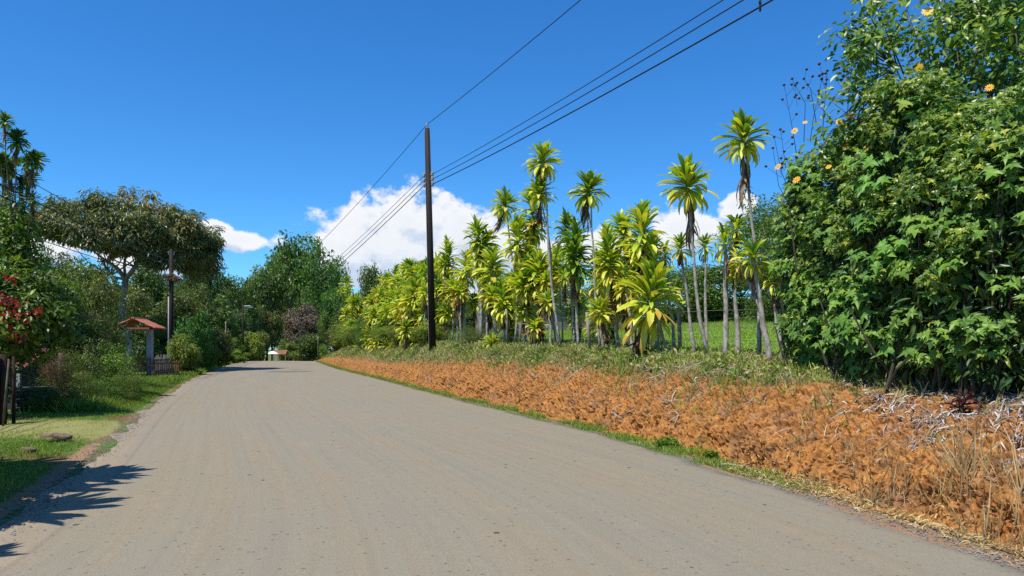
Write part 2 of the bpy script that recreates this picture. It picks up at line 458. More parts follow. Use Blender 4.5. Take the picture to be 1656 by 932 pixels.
def road_mat():
    m, t, out = new_mat('worn_asphalt')
    pos = t.node('ShaderNodeNewGeometry').outputs['Position']
    u = t.attr('u'); v = t.attr('v'); f = t.attr('f')
    u0 = t.attr('u0')
    sv = t.node('ShaderNodeCombineXYZ', {0: t.m('MULTIPLY', u0, 2.6), 1: t.m('MULTIPLY', v, .06), 2: 0.0}).outputs[0]
    streak = t.noise(sv, 1.0, 6, .62)
    sv2 = t.node('ShaderNodeCombineXYZ', {0: t.m('MULTIPLY', u0, 9), 1: t.m('MULTIPLY', v, .12), 2: 3.0}).outputs[0]
    streak2 = t.noise(sv2, 1.0, 5, .6)
    big = t.noise(pos, .32, 4, .55); mid = t.noise(pos, 2.2, 5, .6); fine = t.noise(pos, 75, 4, .8); grain = t.noise(pos, 210, 2, .8)
    vo = t.node('ShaderNodeTexVoronoi', {'Vector': pos, 'Scale': 95.0}); agg = vo.outputs['Distance']
    c = t.ramp(t.m('ADD', t.m('MULTIPLY', fine, .55), t.m('MULTIPLY', grain, .45)), [(.28, (.11, .097, .073)), (.5, (.220, .193, .146)), (.68, (.33, .290, .222))])
    warm = t.mix(1.0, c, (1.08, 1.0, .88), 'MULTIPLY'); cool = t.mix(1.0, c, (.98, .99, .95), 'MULTIPLY')
    c = t.mix(t.rng(t.m('ADD', t.m('MULTIPLY', streak, .6), t.m('MULTIPLY', big, .4)), .38, .62), cool, warm)
    c = t.mix(t.rng(streak2, .4, .7, 0, .24), c, t.mix(1.0, c, (.72, .72, .72), 'MULTIPLY'))
    c = t.mix(t.rng(mid, .55, .75, 0, .22), c, t.mix(1.0, c, (1.28, 1.22, 1.12), 'MULTIPLY'))
    # wheel tracks polished a little lighter
    wt = t.m('ADD', t.m('POWER', 2.718, t.m('MULTIPLY', -22.0, t.m('POWER', t.m('SUBTRACT', f, .30), 2.0))), 0.0)
    # pock marks and tar spots
    vp = t.node('ShaderNodeTexVoronoi', {'Vector': t.node('ShaderNodeVectorMath', {0: pos, 1: (1.0, .75, 1.0)}, operation='MULTIPLY').outputs[0], 'Scale': 3.1, 'Randomness': 1.0})
    sel = t.m('GREATER_THAN', t.node('ShaderNodeSeparateXYZ', {0: vp.outputs['Color']}).outputs[0], .60)
    spot = t.m('MULTIPLY', sel, t.m('LESS_THAN', t.m('ADD', vp.outputs['Distance'], t.m('MULTIPLY', t.noise(pos, 34, 3), .07)), .12))
    vq = t.node('ShaderNodeTexVoronoi', {'Vector': pos, 'Scale': 11.0})
    sel2 = t.m('GREATER_THAN', t.node('ShaderNodeSeparateXYZ', {0: vq.outputs['Color']}).outputs[1], .62)
    spot2 = t.m('MULTIPLY', sel2, t.m('LESS_THAN', t.m('ADD', vq.outputs['Distance'], t.m('MULTIPLY', t.noise(pos, 90, 2), .1)), .22))
    sp = t.m('MAXIMUM', t.m('MULTIPLY', spot, .8), t.m('MULTIPLY', spot2, .5))
    c = t.mix(sp, c, (.035, .032, .03))
    # washed-in clay along the edges
    ed = t.rng(t.m('ADD', u, t.m('MULTIPLY', t.m('SUBTRACT', mid, .5), 1.1)), .0, .95, 1, 0)
    near = t.rng(v, 7.5, 13.5, 1, 0)
    c = t.mix(t.m('MULTIPLY', ed, t.m('ADD', .22, t.m('MULTIPLY', near, .5))), c, t.ramp(fine, [(.3, (.24, .16, .10)), (.7, (.40, .30, .205))]))
    er = t.rng(t.m('ADD', t.attr('ur'), t.m('MULTIPLY', t.m('SUBTRACT', mid, .5), .5)), .0, .30, .85, 0)
    c = t.mix(er, c, t.ramp(fine, [(.3, (.05, .045, .04)), (.7, (.17, .15, .13))]))
    cr = t.rng(t.m('ABSOLUTE', t.m('SUBTRACT', u0, t.m('ADD', .62, t.m('MULTIPLY', streak, .08)))), .015, .05, .55, 0)
    c = t.mix(t.m('MULTIPLY', cr, .3), c, (.06, .055, .05))
    c = t.mix(t.attr('patch'), c, (.075, .07, .065))
    hgt = t.m('ADD', t.m('ADD', fine, t.m('MULTIPLY', agg, .8)), t.m('MULTIPLY', sp, -1.5))
    bp = t.node('ShaderNodeBump', {'Height': hgt, 'Strength': .45, 'Distance': .012})
    p = t.node('ShaderNodeBsdfPrincipled', {'Base Color': c, 'Roughness': .82, 'Specular IOR Level': .3, 'Normal': bp.outputs[0]})
    t.l.new(p.outputs[0], out.inputs[0]); return m


def build_road():
    ys = []; y = -25.0
    while y < 330: ys.append(y); y += max(.12, abs(y) * .008)
    ys = np.array(ys); k = 61; f = np.linspace(0, 1, k)
    f = .5 - .5 * np.cos(math.pi * f) * .5 + (f - .5) * .5
    wob = (fbm(np.stack([ys * 1.3, ys * 0, ys * 0], -1), 4) - .5) * .5 * ss(0, 4, ys)
    wobl = (fbm(np.stack([ys * 1.1, ys * 0 + 9, ys * 0], -1), 4) - .5) * .55 + .30 * np.exp(-((ys - 12.6) / .7) ** 2)
    L = XL(ys) + wobl; Rr = XR(ys) + wob * .6 + .1
    X = L[:, None] + (Rr - L)[:, None] * f[None]; Y = np.broadcast_to(ys[:, None], X.shape)
    Z = crest(Y) + .004 + .05 * np.sin(np.clip(f, 0, 1) * math.pi)[None] + (fbm(np.stack([X * .5, Y * .3, X * 0], -1), 2) - .5) * .03
    Z[:, 0] = crest(ys) - .02; Z[:, -1] = crest(ys) - .03
    ln = np.concatenate([[0], np.cumsum(np.hypot(np.diff(ys), np.diff(XR(ys))))]) - 25
    i = np.arange(len(ys) - 1)[:, None] * k; j = np.arange(k - 1)[None]
    q = np.stack([i + j, i + j + 1, i + k + j + 1, i + k + j], -1).reshape(-1, 4)
    U = X - L[:, None]; U0 = X - XL(Y); UR = Rr[:, None] - X
    patch = np.zeros(X.shape)
    for (px, py, w, d) in ((468, 602.5, 38, 1.7), (478, 599, 14, .8)):
        yy = 1.6 * F / (py - HY); xx = (px - CX) / F * yy
        patch = np.maximum(patch, .75 * (1 - ss(.7, 1.1, np.hypot((X - xx) / (w / F * yy), (Y - yy) / d) + (fbm(np.stack([X * 1.5, Y * 1.5, X * 0], -1), 2) - .5) * .8)))
    me = mesh('road', np.stack([X, Y, Z], -1).reshape(-1, 3), [q], vattr={'u': U.ravel(), 'u0': U0.ravel(), 'ur': UR.ravel(), 'v': np.broadcast_to(ys[:, None], X.shape).ravel(),
              'f': np.broadcast_to(f[None], X.shape).ravel(), 'patch': patch.ravel()}, smooth=True)
    tag(link('road', me, road_mat()), kind='structure')


def bank_mat():
    m, t, out = new_mat('orange_clay')
    pos = t.node('ShaderNodeNewGeometry').outputs['Position']
    n = t.noise(pos, 1.3, 5, .6); n2 = t.noise(pos, 8, 6, .68); n3 = t.noise(pos, 45, 4, .75)
    c = t.ramp(t.m('ADD', t.m('MULTIPLY', n2, .65), t.m('MULTIPLY', n3, .35)), [(.33, (.15, .060, .017)), (.45, (.30, .124, .032)), (.56, (.41, .186, .052)), (.72, (.51, .29, .108))])
    c = t.mix(t.rng(n, .5, .66, 0, .7), c, t.ramp(n3, [(.3, (.17, .075, .035)), (.7, (.40, .22, .115))]))
    c = t.mix(t.rng(t.noise(pos, 3.3, 5, .7), .52, .62, 0, .55), c, t.ramp(n3, [(.3, (.09, .05, .028)), (.7, (.24, .15, .085))]))
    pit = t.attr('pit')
    c = t.mix(t.rng(pit, .0, 1.0, 0, .5), c, (.12, .05, .02))  # crevice shade between the clods put into the clay colour
    tt = t.m('ADD', t.attr('top'), t.m('MULTIPLY', t.m('SUBTRACT', n2, .5), .55))
    veg = t.ramp(n3, [(.25, (.06, .045, .02)), (.5, (.17, .13, .06)), (.75, (.24, .24, .09))])
    c = t.mix(t.rng(tt, .5, .72), c, veg)
    vo = t.node('ShaderNodeTexVoronoi', {'Vector': pos, 'Scale': 34.0})
    h = t.m('ADD', t.m('MULTIPLY', n2, .6), t.m('ADD', t.m('MULTIPLY', n3, .6), t.m('MULTIPLY', vo.outputs['Distance'], -.45)))
    bp = t.node('ShaderNodeBump', {'Height': h, 'Strength': .55, 'Distance': .012})
    p = t.node('ShaderNodeBsdfPrincipled', {'Base Color': c, 'Roughness': .95, 'Specular IOR Level': .1, 'Normal': bp.outputs[0]})
    t.l.new(p.outputs[0], out.inputs[0]); return m


def bank_pos(U, Y):
    """surface of the cut bank incl. its clods"""
    X = XR(Y) + U; Z = gz(X, Y)
    P = np.stack([X, Y, Z], -1)
    e = .02
    dzdu = (gz(X + e, Y) - Z) / e
    n = norm(np.stack([-dzdu, -.3 * dzdu, np.ones_like(dzdu)], -1))
    env = ss(.35, .7, U) * (1 - .75 * ss(2.0, 2.5, U)) * (1 - ss(2.6, 3.25, U)) * (1 - .5 * ss(20, 70, Y))
    b1, b2, bc = worley(P * np.array([7, 7, 8.]) + fbm(P * 5, 3, 77)[..., None] * 1.6, 5, True); c1, c2, cc = worley(P * 17 + fbm(P * 11, 2, 78)[..., None] * 1.5, 8, True)
    big = fbm(P * np.array([.9, .9, 1.4]), 3, 3) - .5
    gul = fbm(np.stack([Y * 2.6, U * .5, U * 0], -1), 4, 9) - .5
    a1, _a = worley(P * np.array([3.1, 3.1, 2.6]), 15)
    clod = (1 - a1 ** 2) * .07 + bc * .050 - .045 * ss(.13, .0, b2 - b1) + cc * .026 - .018 * ss(.14, .0, c2 - c1) + (fbm(P * np.array([5, 5, 3.]), 4, 30, .55) - .5) * .10 - .07
    d = env * (big * .30 + gul * .16 + clod - .02)
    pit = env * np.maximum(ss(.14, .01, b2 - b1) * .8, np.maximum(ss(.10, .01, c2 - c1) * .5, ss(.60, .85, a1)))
    return P + n * d[..., None], pit, n


def build_bank():
    ys = []; y = -3.0
    while y < 112: ys.append(y); y += max(.015, y * .0029)
    ys = np.array(ys); us = np.concatenate([np.linspace(.3, 2.6, 175), np.linspace(2.62, 3.3, 18)])
    U, Y = np.meshgrid(us, ys)
    P, pit, n = bank_pos(U, Y)
    P[:, 0, 2] -= .05; P[:, -1, 2] -= .07
    nr, nc = U.shape
    i = np.arange(nr - 1)[:, None] * nc; j = np.arange(nc - 1)[None]
    q = np.stack([i + j, i + j + 1, i + nc + j + 1, i + nc + j], -1).reshape(-1, 4)
    top = (U - FOOT) / BW + .38 * ss(14, 45, Y) + (-.2) * (1 - ss(8, 13, Y))
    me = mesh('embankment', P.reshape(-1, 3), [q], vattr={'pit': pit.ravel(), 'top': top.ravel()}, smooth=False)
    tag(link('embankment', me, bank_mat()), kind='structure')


build_ground(); build_road(); build_bank()

# ---------------------------------------------------------------- leaf shapes
T_DIA = ([(0, 0, 0), (.45, .27, .04), (1, 0, -.10), (.45, -.27, .04)], [(0, 1, 2, 3)])
T_ELL = ([(0, 0, 0), (.28, .2, .05), (.68, .2, .03), (1, 0, -.10), (.68, -.2, .03), (.28, -.2, .05), (.5, 0, -.02)], [(0, 6, 2, 1), (6, 3, 2), (0, 5, 4, 6), (6, 4, 3)])
T_LAN = ([(0, 0, 0), (.3, .12, .05), (.7, .11, .0), (1, 0, -.18), (.7, -.11, .0), (.3, -.12, .05), (.5, 0, -.01)], [(0, 6, 2, 1), (6, 3, 2), (0, 5, 4, 6), (6, 4, 3)])
T_LOB = ([(0, 0, 0), (.22, 0, 0), (.30, .16, .04), (.42, .50, -.05), (.54, .20, .03), (.70, .36, -.04), (.72, .14, .02), (1.08, 0, -.14), (.72, -.14, .02), (.70, -.36, -.04), (.54, -.20, .03), (.42, -.50, -.05), (.30, -.16, .04), (.55, 0, -.02)],
         [(1, 13, 4, 3, 2), (13, 6, 5, 4), (13, 7, 6), (1, 12, 11, 10, 13), (13, 10, 9, 8), (13, 8, 7)])
T_BLADE = ([(0, -.035, 0), (0, .035, 0), (.55, .028, .05), (.55, -.028, .05), (1, 0, .28)], [(0, 1, 2, 3), (3, 2, 4)])
T_COMP = ([(0, 0, 0), (.4, .10, .05), (.95, .42, -.15), (.45, -.02, .02), (1.15, .03, -.18), (.40, -.10, .05), (.9, -.45, -.15), (.25, .18, 0), (.5, .62, -.1), (.25, -.18, 0), (.5, -.62, -.1)],
          [(0, 1, 2, 7), (0, 3, 4, 1), (0, 5, 4, 3), (0, 9, 6, 5), (0, 7, 8), (0, 10, 9)])
T_STRAP = ([(0, -.05, 0), (0, .05, 0), (.35, .06, .08), (.35, -.06, .08), (.7, .045, .03), (.7, -.045, .03), (1, .0, -.15)], [(0, 1, 2, 3), (3, 2, 4, 5), (5, 4, 6)])


def rdir(rng, n):
    return norm(rng.normal(size=(n, 3)))


def crown(rng, radii, nclump, clump_r, per, tpl, size, low=-.6, centre=(0, 0, 0), droop=.25, inner=.35, flat=.75, name='foliage', upb=.45):
    """clumps of leaves through an ellipsoid; returns mesh and the clump centres"""
    d = rdir(rng, nclump * 3); d = d[d[:, 2] > low][:nclump]; n = len(d)
    rr = (inner + (1 - inner) * rng.random(n) ** .55)[:, None]
    C = d * rr * np.array(radii) * (1 + .16 * rng.normal(size=(n, 1))) + np.array(centre)
    cr = clump_r * (.6 + .8 * rng.random(n))
    cnt = (per * (cr / clump_r) ** 2).astype(int) + 4
    idx = np.repeat(np.arange(n), cnt); m = len(idx)
    o = rdir(rng, m); sh = (.45 + .6 * rng.random(m) ** .6)[:, None]
    P = C[idx] + o * sh * cr[idx][:, None] * np.array([1, 1, flat])
    out = norm(C[idx] - np.array(centre) + 1e-6)
    N = norm(o * .7 + out * .35 + np.array([0, 0, upb]) + .55 * rng.normal(size=(m, 3)))
    D = norm(o + .9 * rng.normal(size=(m, 3)) + np.array([0, 0, -droop * 2]))
    S = size * (.65 + .7 * rng.random(m))
    crnd = rng.random(n)
    rnd = np.clip(.55 * rng.random(m) + .45 * crnd[idx], 0, 1)
    return leaves(name, tpl, P, N, D, S, rnd), C


def limbs(rng, C, base, h0, r0, k=9, spread=1.0, trunk_top=None):
    """trunk plus limbs reaching some clump centres (relative to the base at the origin)"""
    top = np.array(trunk_top if trunk_top is not None else (0, 0, h0))
    w = rng.normal(size=(5, 3)) * np.array([.04, .04, 0]) * h0; w[0] = 0; w[-1] = 0
    tp = np.linspace(np.array(base), top, 5) + w
    paths = [(tp, np.linspace(r0, r0 * .6, 5))]
    sel = rng.permutation(len(C))[:k]
    for s in sel:
        e = C[s]; st = tp[-1] + (tp[-2] - tp[-1]) * rng.random() * .8
        mid = st * .45 + e * .55 + rng.normal(size=3) * .05 * h0; mid[2] -= .06 * abs(e[2] - st[2])
        q = np.array([st, st * .7 + mid * .3 + rng.normal(size=3) * .02 * h0, mid, e])
        paths.append((q, np.array([.45, .35, .22, .06]) * r0))
    return paths


TREE_PROTO = {}


def tree(name, label, loc, height, width, leafm, barkm=BARK, key='broad', group=None, seed=0, cat='tree', trunk_frac=.25, dens=1.0, leafk=1.0, depth=None, far=True, squash=None):
    """a tree with its own trunk object and crown object; crown meshes of the same key and seed are shared"""
    kk = (key, seed % 3 if far else seed, round(leafk, 1), round(dens, 1), leafm.name)
    if kk not in TREE_PROTO:
        rng = np.random.default_rng(100 + seed * 7 + len(key))
        rng2 = np.random.default_rng(200 + seed)
        if key == 'broad':      # unit tree: height 10, crown width 10
            me, C = crown(rng, (4.3, 4.3, 3.7), int(52 * dens), 1.35, int(150), T_DIA, .40 * leafk, centre=(0, 0, 6.0), low=-.75)
            tr = limbs(rng2, C, (0, 0, -.3), 4.2, .26, 12)
        elif key == 'tall':
            me, C = crown(rng, (3.6, 3.6, 4.4), int(60 * dens), 1.2, 150, T_DIA, .34 * leafk, centre=(0, 0, 5.4), low=-.85)
            tr = limbs(rng2, C, (0, 0, -.3), 4.5, .24, 12)
        elif key == 'bush':
            me, C = crown(rng, (4.2, 4.2, 4.3), int(50 * dens), 1.5, 150, T_ELL, .62 * leafk, centre=(0, 0, 4.9), low=-.95, inner=.5)
            tr = limbs(rng2, C, (0, 0, -.3), 2.0, .22, 12)
        elif key == 'spray':
            me, C = crown(rng, (4.3, 4.3, 3.9), int(46 * dens), 1.5, 110, T_COMP, .8 * leafk, centre=(0, 0, 5.2), low=-.9, droop=.5)
            tr = limbs(rng2, C, (0, 0, -.3), 2.4, .22, 12)
        elif key == 'hedge':
            me, C = crown(rng, (4.5, 4.5, 4.6), int(60 * dens), 1.3, 150, T_ELL, .7 * leafk, centre=(0, 0, 5), low=-.99, inner=.55)
            tr = limbs(rng2, C, (0, 0, -.3), 1.4, .18, 10)
        V, f = tubes(tr, 6)
        tm = mesh('trunk', V, f, smooth=True); tm.materials.append(barkm); me.materials.append(leafm)
        TREE_PROTO[kk] = (me, tm)
    me, tm = TREE_PROTO[kk]
    r = random.Random(seed * 31 + int(abs(loc[0]) * 10))
    root = empty(name, loc, label, cat, group)
    root.rotation_euler.z = r.uniform(0, 6.28)
    sc = (width / 9.6, (depth or width) / 9.6, height / 9.9)
    root.scale = sc
    link('trunk', tm, None, root); link('crown' if cat == 'tree' else 'foliage', me, None, root)
    return root


def place(px, y, dz=0.0):
    x = (px - CX) / F * y; return (x, y, gz1(x, y) + dz)


def tree_px(name, label, px, top, wpx, y, *a, **k):
    """tree whose crown centre stands over column px at depth y, its top at row top"""
    l = place(px, y); ztop = EYE + (HY - top) / F * y
    return tree(name, label, l, max(ztop - l[2], .3), wpx / F * y, *a, **k)
# ---------------------------------------------------------------- dracaenas
def strap_leaves(rng, n, stemlen, L0, kind='head'):
    """rosette of arching strap leaves along the top of a stem (origin at the top of the stem)"""
    V, F4, rn = [], [], []
    off = 0
    for i in range(n):
        t = i / (n - 1)                      # 0 oldest/lowest .. 1 newest/top
        az = i * 2.39996 + rng.normal() * .5
        z0 = -stemlen * (1 - t) ** 1.0
        el = (-.75 + 2.05 * t ** .8) + rng.normal() * (.28 if kind in ('long', 'green') else .2)
        L = L0 * (.72 + .38 * math.sin(math.pi * (.18 + .72 * t))) * rng.uniform(.62, 1.2)
        w = L * rng.uniform(.058, .080)
        droop = rng.uniform(.6, 1.7) * (1.2 - .55 * t)
        seg = 6; d = np.array([math.cos(az), math.sin(az)]); s = np.array([-d[1], d[0], 0])
        p = np.array([d[0] * .03, d[1] * .03, z0]); a = el; tw = rng.normal() * .35
        rows = []
        for k in range(seg + 1):
            q = k / seg
            wd = w * (.45 + 1.9 * q ** .6 * (1 - q) ** .55) if k < seg else 0.004
            up = np.array([-d[0] * math.sin(a), -d[1] * math.sin(a), math.cos(a)])
            side = s * math.cos(tw * q) + up * math.sin(tw * q)
            rows.append((p + side * wd + up * wd * .35, p.copy(), p - side * wd + up * wd * .35))
            p = p + np.array([d[0] * math.cos(a), d[1] * math.cos(a), math.sin(a)]) * L / seg
            a -= droop / seg * (.5 + 1.2 * q)
        V += [x for r in rows for x in r]
        base = rng.random() * .34 + (1 - t) * .5
        if rng.random() < .28: base += .3
        if kind == 'green': base *= .55
        for k in range(seg):
            for c in (0, 1):
                a0 = off + k * 3 + c
                F4.append((a0, a0 + 1, a0 + 4, a0 + 3)); rn.append(min(1, base + .34 * (k / seg) ** 2))
        off += (seg + 1) * 3
    return mesh('foliage', np.array(V), [np.array(F4)], {'rnd': rn}, smooth=True)


def dead_leaves(rng, n, length, L0):
    P = np.zeros((n, 3)); P[:, 2] = -rng.random(n) * length
    a = rng.random(n) * 6.283
    o = np.stack([np.cos(a), np.sin(a), np.zeros(n)], -1); P += o * .035
    D = o * rng.uniform(.05, .55, (n, 1)) + np.array([0, 0, -1.]); N = o + rng.normal(size=(n, 3)) * .35
    return leaves('dead_leaves', T_STRAP, P, N, D, L0 * rng.uniform(.7, 1.15, n), rng.random(n))


HEADS = {}
for kind, n, sl, L0, dn, dl in (('head', 118, .42, .56, 30, .45), ('head', 104, .36, .58, 34, .55), ('long', 150, 1.05, .60, 60, .8), ('long', 165, 1.3, .56, 60, .7),
                                ('green', 190, 1.5, .54, 50, .6), ('low', 120, .85, .62, 70, .6), ('sparse', 52, .32, .56, 18, .4), ('sparse', 44, .45, .52, 14, .3)):
    rng = np.random.default_rng(len(HEADS) * 5 + n + 40 * len(HEADS.get(kind, [])))
    me = strap_leaves(rng, n, sl, L0, kind); me.materials.append(DRAC)
    dm = dead_leaves(rng, dn, dl, .5); dm.vertices.foreach_set('co', (np.array([v.co for v in dm.vertices]) + np.array([0, 0, -sl])).ravel().astype(np.float32)); dm.materials.append(DEADL)
    HEADS.setdefault(kind, []).append((me, dm))


def dracaena(label, base, heads, group, seed, r0=.055, trunkm=BARKW, bend=.12, mat_slot=None, name='dracaena'):
    """base: world point; heads: list of (world point of the head's top, scale, kind)"""
    rng = random.Random(seed)
    root = empty(name, base, label, 'plant', group)
    b = np.array([0, 0, -.08]); paths = []
    for k, (hp, s, kind) in enumerate(heads):
        e = np.array(hp) - np.array(base); n = 9
        t = np.linspace(0, 1, n)[:, None]
        ln = np.linalg.norm(e - b)
        lateral = np.array([rng.uniform(-1, 1), rng.uniform(-1, 1), 0]) * bend * ln * .5
        if k == 0: st = b
        else:
            st = paths[0][0][3]
        p = st * (1 - t) + e * t + lateral * (np.sin(t * math.pi) * (1 - t)) + np.array([[rng.gauss(0, .012), rng.gauss(0, .012), 0] for _ in range(n)])
        p[0] = st; p[-1] = e
        paths.append((p, np.linspace(r0 if k == 0 else r0 * .6, r0 * .42, n) * np.array([1 + rng.uniform(-.1, .14) for _ in range(n)])))
    V, f = tubes(paths, 8)
    link('trunk', mesh('trunk', V, f, smooth=True), trunkm, root)
    for k, (hp, s, kind) in enumerate(heads):
        vs = HEADS[kind]; me, dm = vs[rng.randrange(len(vs))]
        e = Vector(hp) - Vector(base); rz = rng.uniform(0, 6.28)
        tilt = (rng.gauss(0, .09), rng.gauss(0, .09), rz)
        o = link('foliage', me, None, root, e, tilt, s)
        if mat_slot: o.material_slots[0].link = 'OBJECT'; o.material_slots[0].material = mat_slot
        link('dead_leaves', dm, None, root, e, tilt, (s, s, s * rng.uniform(.7, 1.3)))
    return root


G1 = 'dracaenas along the bank top'
# (head x, head-centre y, half width px, base x, metres back from the road edge, kind, more heads, label)
DR = [
    (1203, 222, 45, 1228, 3.1, 'head', [], 'tallest near dracaena, yellow-tipped head against the sky beside the flowering shrubs'),
    (1112, 296, 48, 1150, 3.0, 'head', [], 'single-headed dracaena on a long curved pale stem, alone in the gap of sky'),
    (1172, 385, 38, 1169, 3.0, 'sparse', [(1190, 372, 26), ], 'dracaena with sparse yellow leaves on a thick straight pale stem'),
    (1218, 415, 40, 1250, 2.9, 'sparse', [(1196, 425, 24)], 'dracaena with drooping yellow leaves on a pale stem nearly touching the lobed-leaf shrub'),
    (1248, 450, 30, 1270, 3.1, 'sparse', [], 'short sparse dracaena whose head tangles into the big shrub'),
    (1188, 440, 24, 1193, 3.3, 'sparse', [], 'short thin dracaena with a small yellow head between two thick pale stems'),
    (1100, 398, 32, 1122, 3.1, 'sparse', [], 'thin dracaena with a loose yellow head below the curved single-headed one'),
    (1038, 372, 45, 1062, 3.3, 'long', [], 'dracaena with a broad long yellow head and brown skirt, above the low bushy one'),
    (1056, 478, 52, 1082, 2.95, 'low', [], 'low bushy dracaena with a dark skirt of dead leaves near the ground'),
    (1008, 372, 36, 1020, 3.6, 'head', [(990, 430, 30)], 'two-headed yellow dracaena left of the broad-headed one'),
    (982, 400, 38, 1000, 3.1, 'long', [], 'yellow dracaena with a long head right of the dark green column'),
    (952, 305, 34, 972, 3.0, 'head', [], 'tall round-headed dracaena, second tallest of the middle group'),
    (930, 400, 36, 935, 3.0, 'green', [], 'dark green columnar dracaena leafy down to its dead skirt'),
    (878, 258, 33, 908, 3.0, 'head', [(873, 310, 26)], 'tallest dracaena of the middle group with a dense round head above a brown skirt'),
    (862, 330, 34, 862, 3.3, 'long', [], 'yellow dracaena just under the tallest round head of the middle group'),
    (818, 330, 28, 832, 3.2, 'head', [], 'round-headed dracaena standing clear against the white cloud'),
    (836, 382, 32, 852, 3.0, 'long', [], 'bright yellow dracaena below the round head against the cloud'),
    (872, 436, 34, 868, 3.0, 'long', [], 'leafy yellow dracaena with a mid-height head before the block wall'),
    (900, 425, 28, 905, 3.7, 'long', [], 'slim dracaena half hidden behind the dark green column'),
    (770, 380, 30, 778, 3.2, 'long', [(786, 392, 24)], 'dracaena with two close heads, highest of those just right of the utility pole'),
    (797, 430, 32, 800, 3.0, 'long', [], 'yellow dracaena with a full head right of the two close-headed one'),
    (757, 430, 26, 752, 3.3, 'long', [], 'dracaena with a ragged yellow column, third from the utility pole'),
    (724, 408, 25, 730, 3.3, 'long', [], 'dracaena rising just right of the utility pole'),
    (734, 470, 28, 738, 2.9, 'head', [(722, 505, 18)], 'low round dracaena at the foot of the utility pole'),
    (812, 474, 28, 815, 2.9, 'long', [], 'low yellow dracaena by the pale fence stub'),
    (745, 470, 22, 745, 2.9, 'sparse', [], 'small sparse dracaena between fuller ones near the utility pole'),
    (846, 460, 32, 856, 2.8, 'head', [(850, 500, 22)], 'dracaena with spreading bright yellow leaves low before the lawn'),
    (915, 366, 28, 928, 3.8, 'long', [], 'dracaena set back behind the dark green column with its head above it'),
    (966, 452, 32, 978, 3.4, 'sparse', [], 'dracaena with a few drooping yellow leaves under the tall round head'),
    (1012, 455, 30, 1025, 2.9, 'sparse', [], 'small yellow dracaena between the two-headed one and the low bushy one'),
    (885, 486, 28, 892, 2.8, 'sparse', [], 'low thin dracaena with loose yellow leaves in the middle group'),
    (706, 438, 26, 712, 4.2, 'long', [], 'dracaena standing close behind the utility pole'),
    (788, 486, 24, 790, 2.8, 'sparse', [], 'little dracaena with loose leaves low before the full-headed one'),
    (1075, 405, 26, 1092, 4.2, 'sparse', [], 'slim dracaena set back between the broad-headed and the curved one'),
    (1140, 395, 26, 1142, 4.6, 'sparse', [], 'slim dracaena set back on the lawn side of the curved stem'),
]
rngx = random.Random(44)
for i, (hx, hy, hw, bx, u, kind, more, lab) in enumerate(DR):
    y = on_u(bx, u); b = place(bx, y)
    s = .92 * hw / F * y / .58 * (1.0 if kind in ('head', 'low') else .92)
    up = {'head': .10, 'long': .30, 'green': .55, 'low': .30, 'sparse': .05}[kind] * s
    hs = [(at(hx, hy, y + .1) + Vector((0, 0, up)), s, kind)]
    if kind == 'long' and hx < 1030: hs.append((at(hx + rngx.uniform(-7, 7), hy, y + rngx.uniform(-.5, .5)) + Vector((rngx.uniform(-.55, .55), 0, -rngx.uniform(.5, 1.2))), s * .8, rngx.choice(['long', 'head', 'head'])))
    if kind == 'long' and hx < 1030: hs.append((at(hx, hy, y) + Vector((rngx.uniform(-.6, .6), rngx.uniform(-.5, .5), -rngx.uniform(1.2, 1.9))), s * .72, 'head'))
    for (mx, my, mw) in more: hs.append((at(mx, my, y + .25) + Vector((0, 0, .1)), mw / F * y / .58, 'head' if kind != 'sparse' else 'sparse'))
    dracaena(lab, b, hs, G1, i, r0=(.066 if i in (2, 3, 4, 5) else .045) * (1 if y < 25 else 1.1))

for i in range(22):
    px = 706 + i * 17 + rngx.uniform(-6, 6); y = on_u(px, rngx.uniform(3.6, 5.0)); b = place(px, y); s = rngx.uniform(.62, .9) * (1 + y * .008)
    hx = px + rngx.uniform(-10, 10); hy = rngx.uniform(415, 500) - (30 if i % 3 == 0 else 0)
    hs = [(at(hx, hy, y), s, rngx.choice(['head', 'long', 'sparse', 'head']))]
    if i % 2: hs.append((at(hx + rngx.uniform(-12, 12), hy + rngx.uniform(18, 40), y - .2), s * .85, 'sparse'))
    dracaena('slim dracaena of the second row, standing on the lawn side behind the front ones', b, hs, 'second row of dracaenas on the lawn side', 900 + i, r0=.036)

# packed far row, left of the utility pole: nothing tells these apart
rng = random.Random(5)
for i in range(66):
    px = 552 + 142 * ((i * .618) % 1.0)
    row = i % 3; u = 2.7 + .9 * row + rng.uniform(-.3, .3)
    y = on_u(px, u)
    ztop = np.interp(px, [550, 575, 600, 625, 650, 675, 695], [446, 468, 474, 452, 434, 420, 408]) + rng.uniform(-6, 34) + (2 - row) * 22
    s = rng.uniform(.95, 1.35) * (1 + (y - 40) * .006)
    b = place(px, y)
    hp = at(px + rng.uniform(-4, 4), ztop, y)
    kind = rng.choice(['long', 'long', 'head', 'green'])
    hs = [(hp, s, kind)]
    hs.append((hp + Vector((rng.uniform(-.5, .5), -.2, -rng.uniform(1.2, 1.8))), s * .85, 'long'))
    if row == 0: hs.append((hp + Vector((rng.uniform(-.6, .6), -.4, -rng.uniform(2.2, 2.9))), s * .8, rng.choice(['head', 'sparse'])))
    dracaena('yellow-green dracaena packed with others in the far row along the bank beyond the utility pole', b, hs, 'dracaenas packed in the far row', 300 + i)

# ---------------------------------------------------------------- undergrowth between and below them
def bush_at(px, top, w, y, leafm, seed, label, key='bush', name='shrub', group=None, leafk=1.0, dens=1.0, cat='shrub', depth=None):
    return tree_px(name, label, px, top, w, y, leafm, BARK, key, group, seed, cat, leafk=leafk, dens=dens, depth=depth)


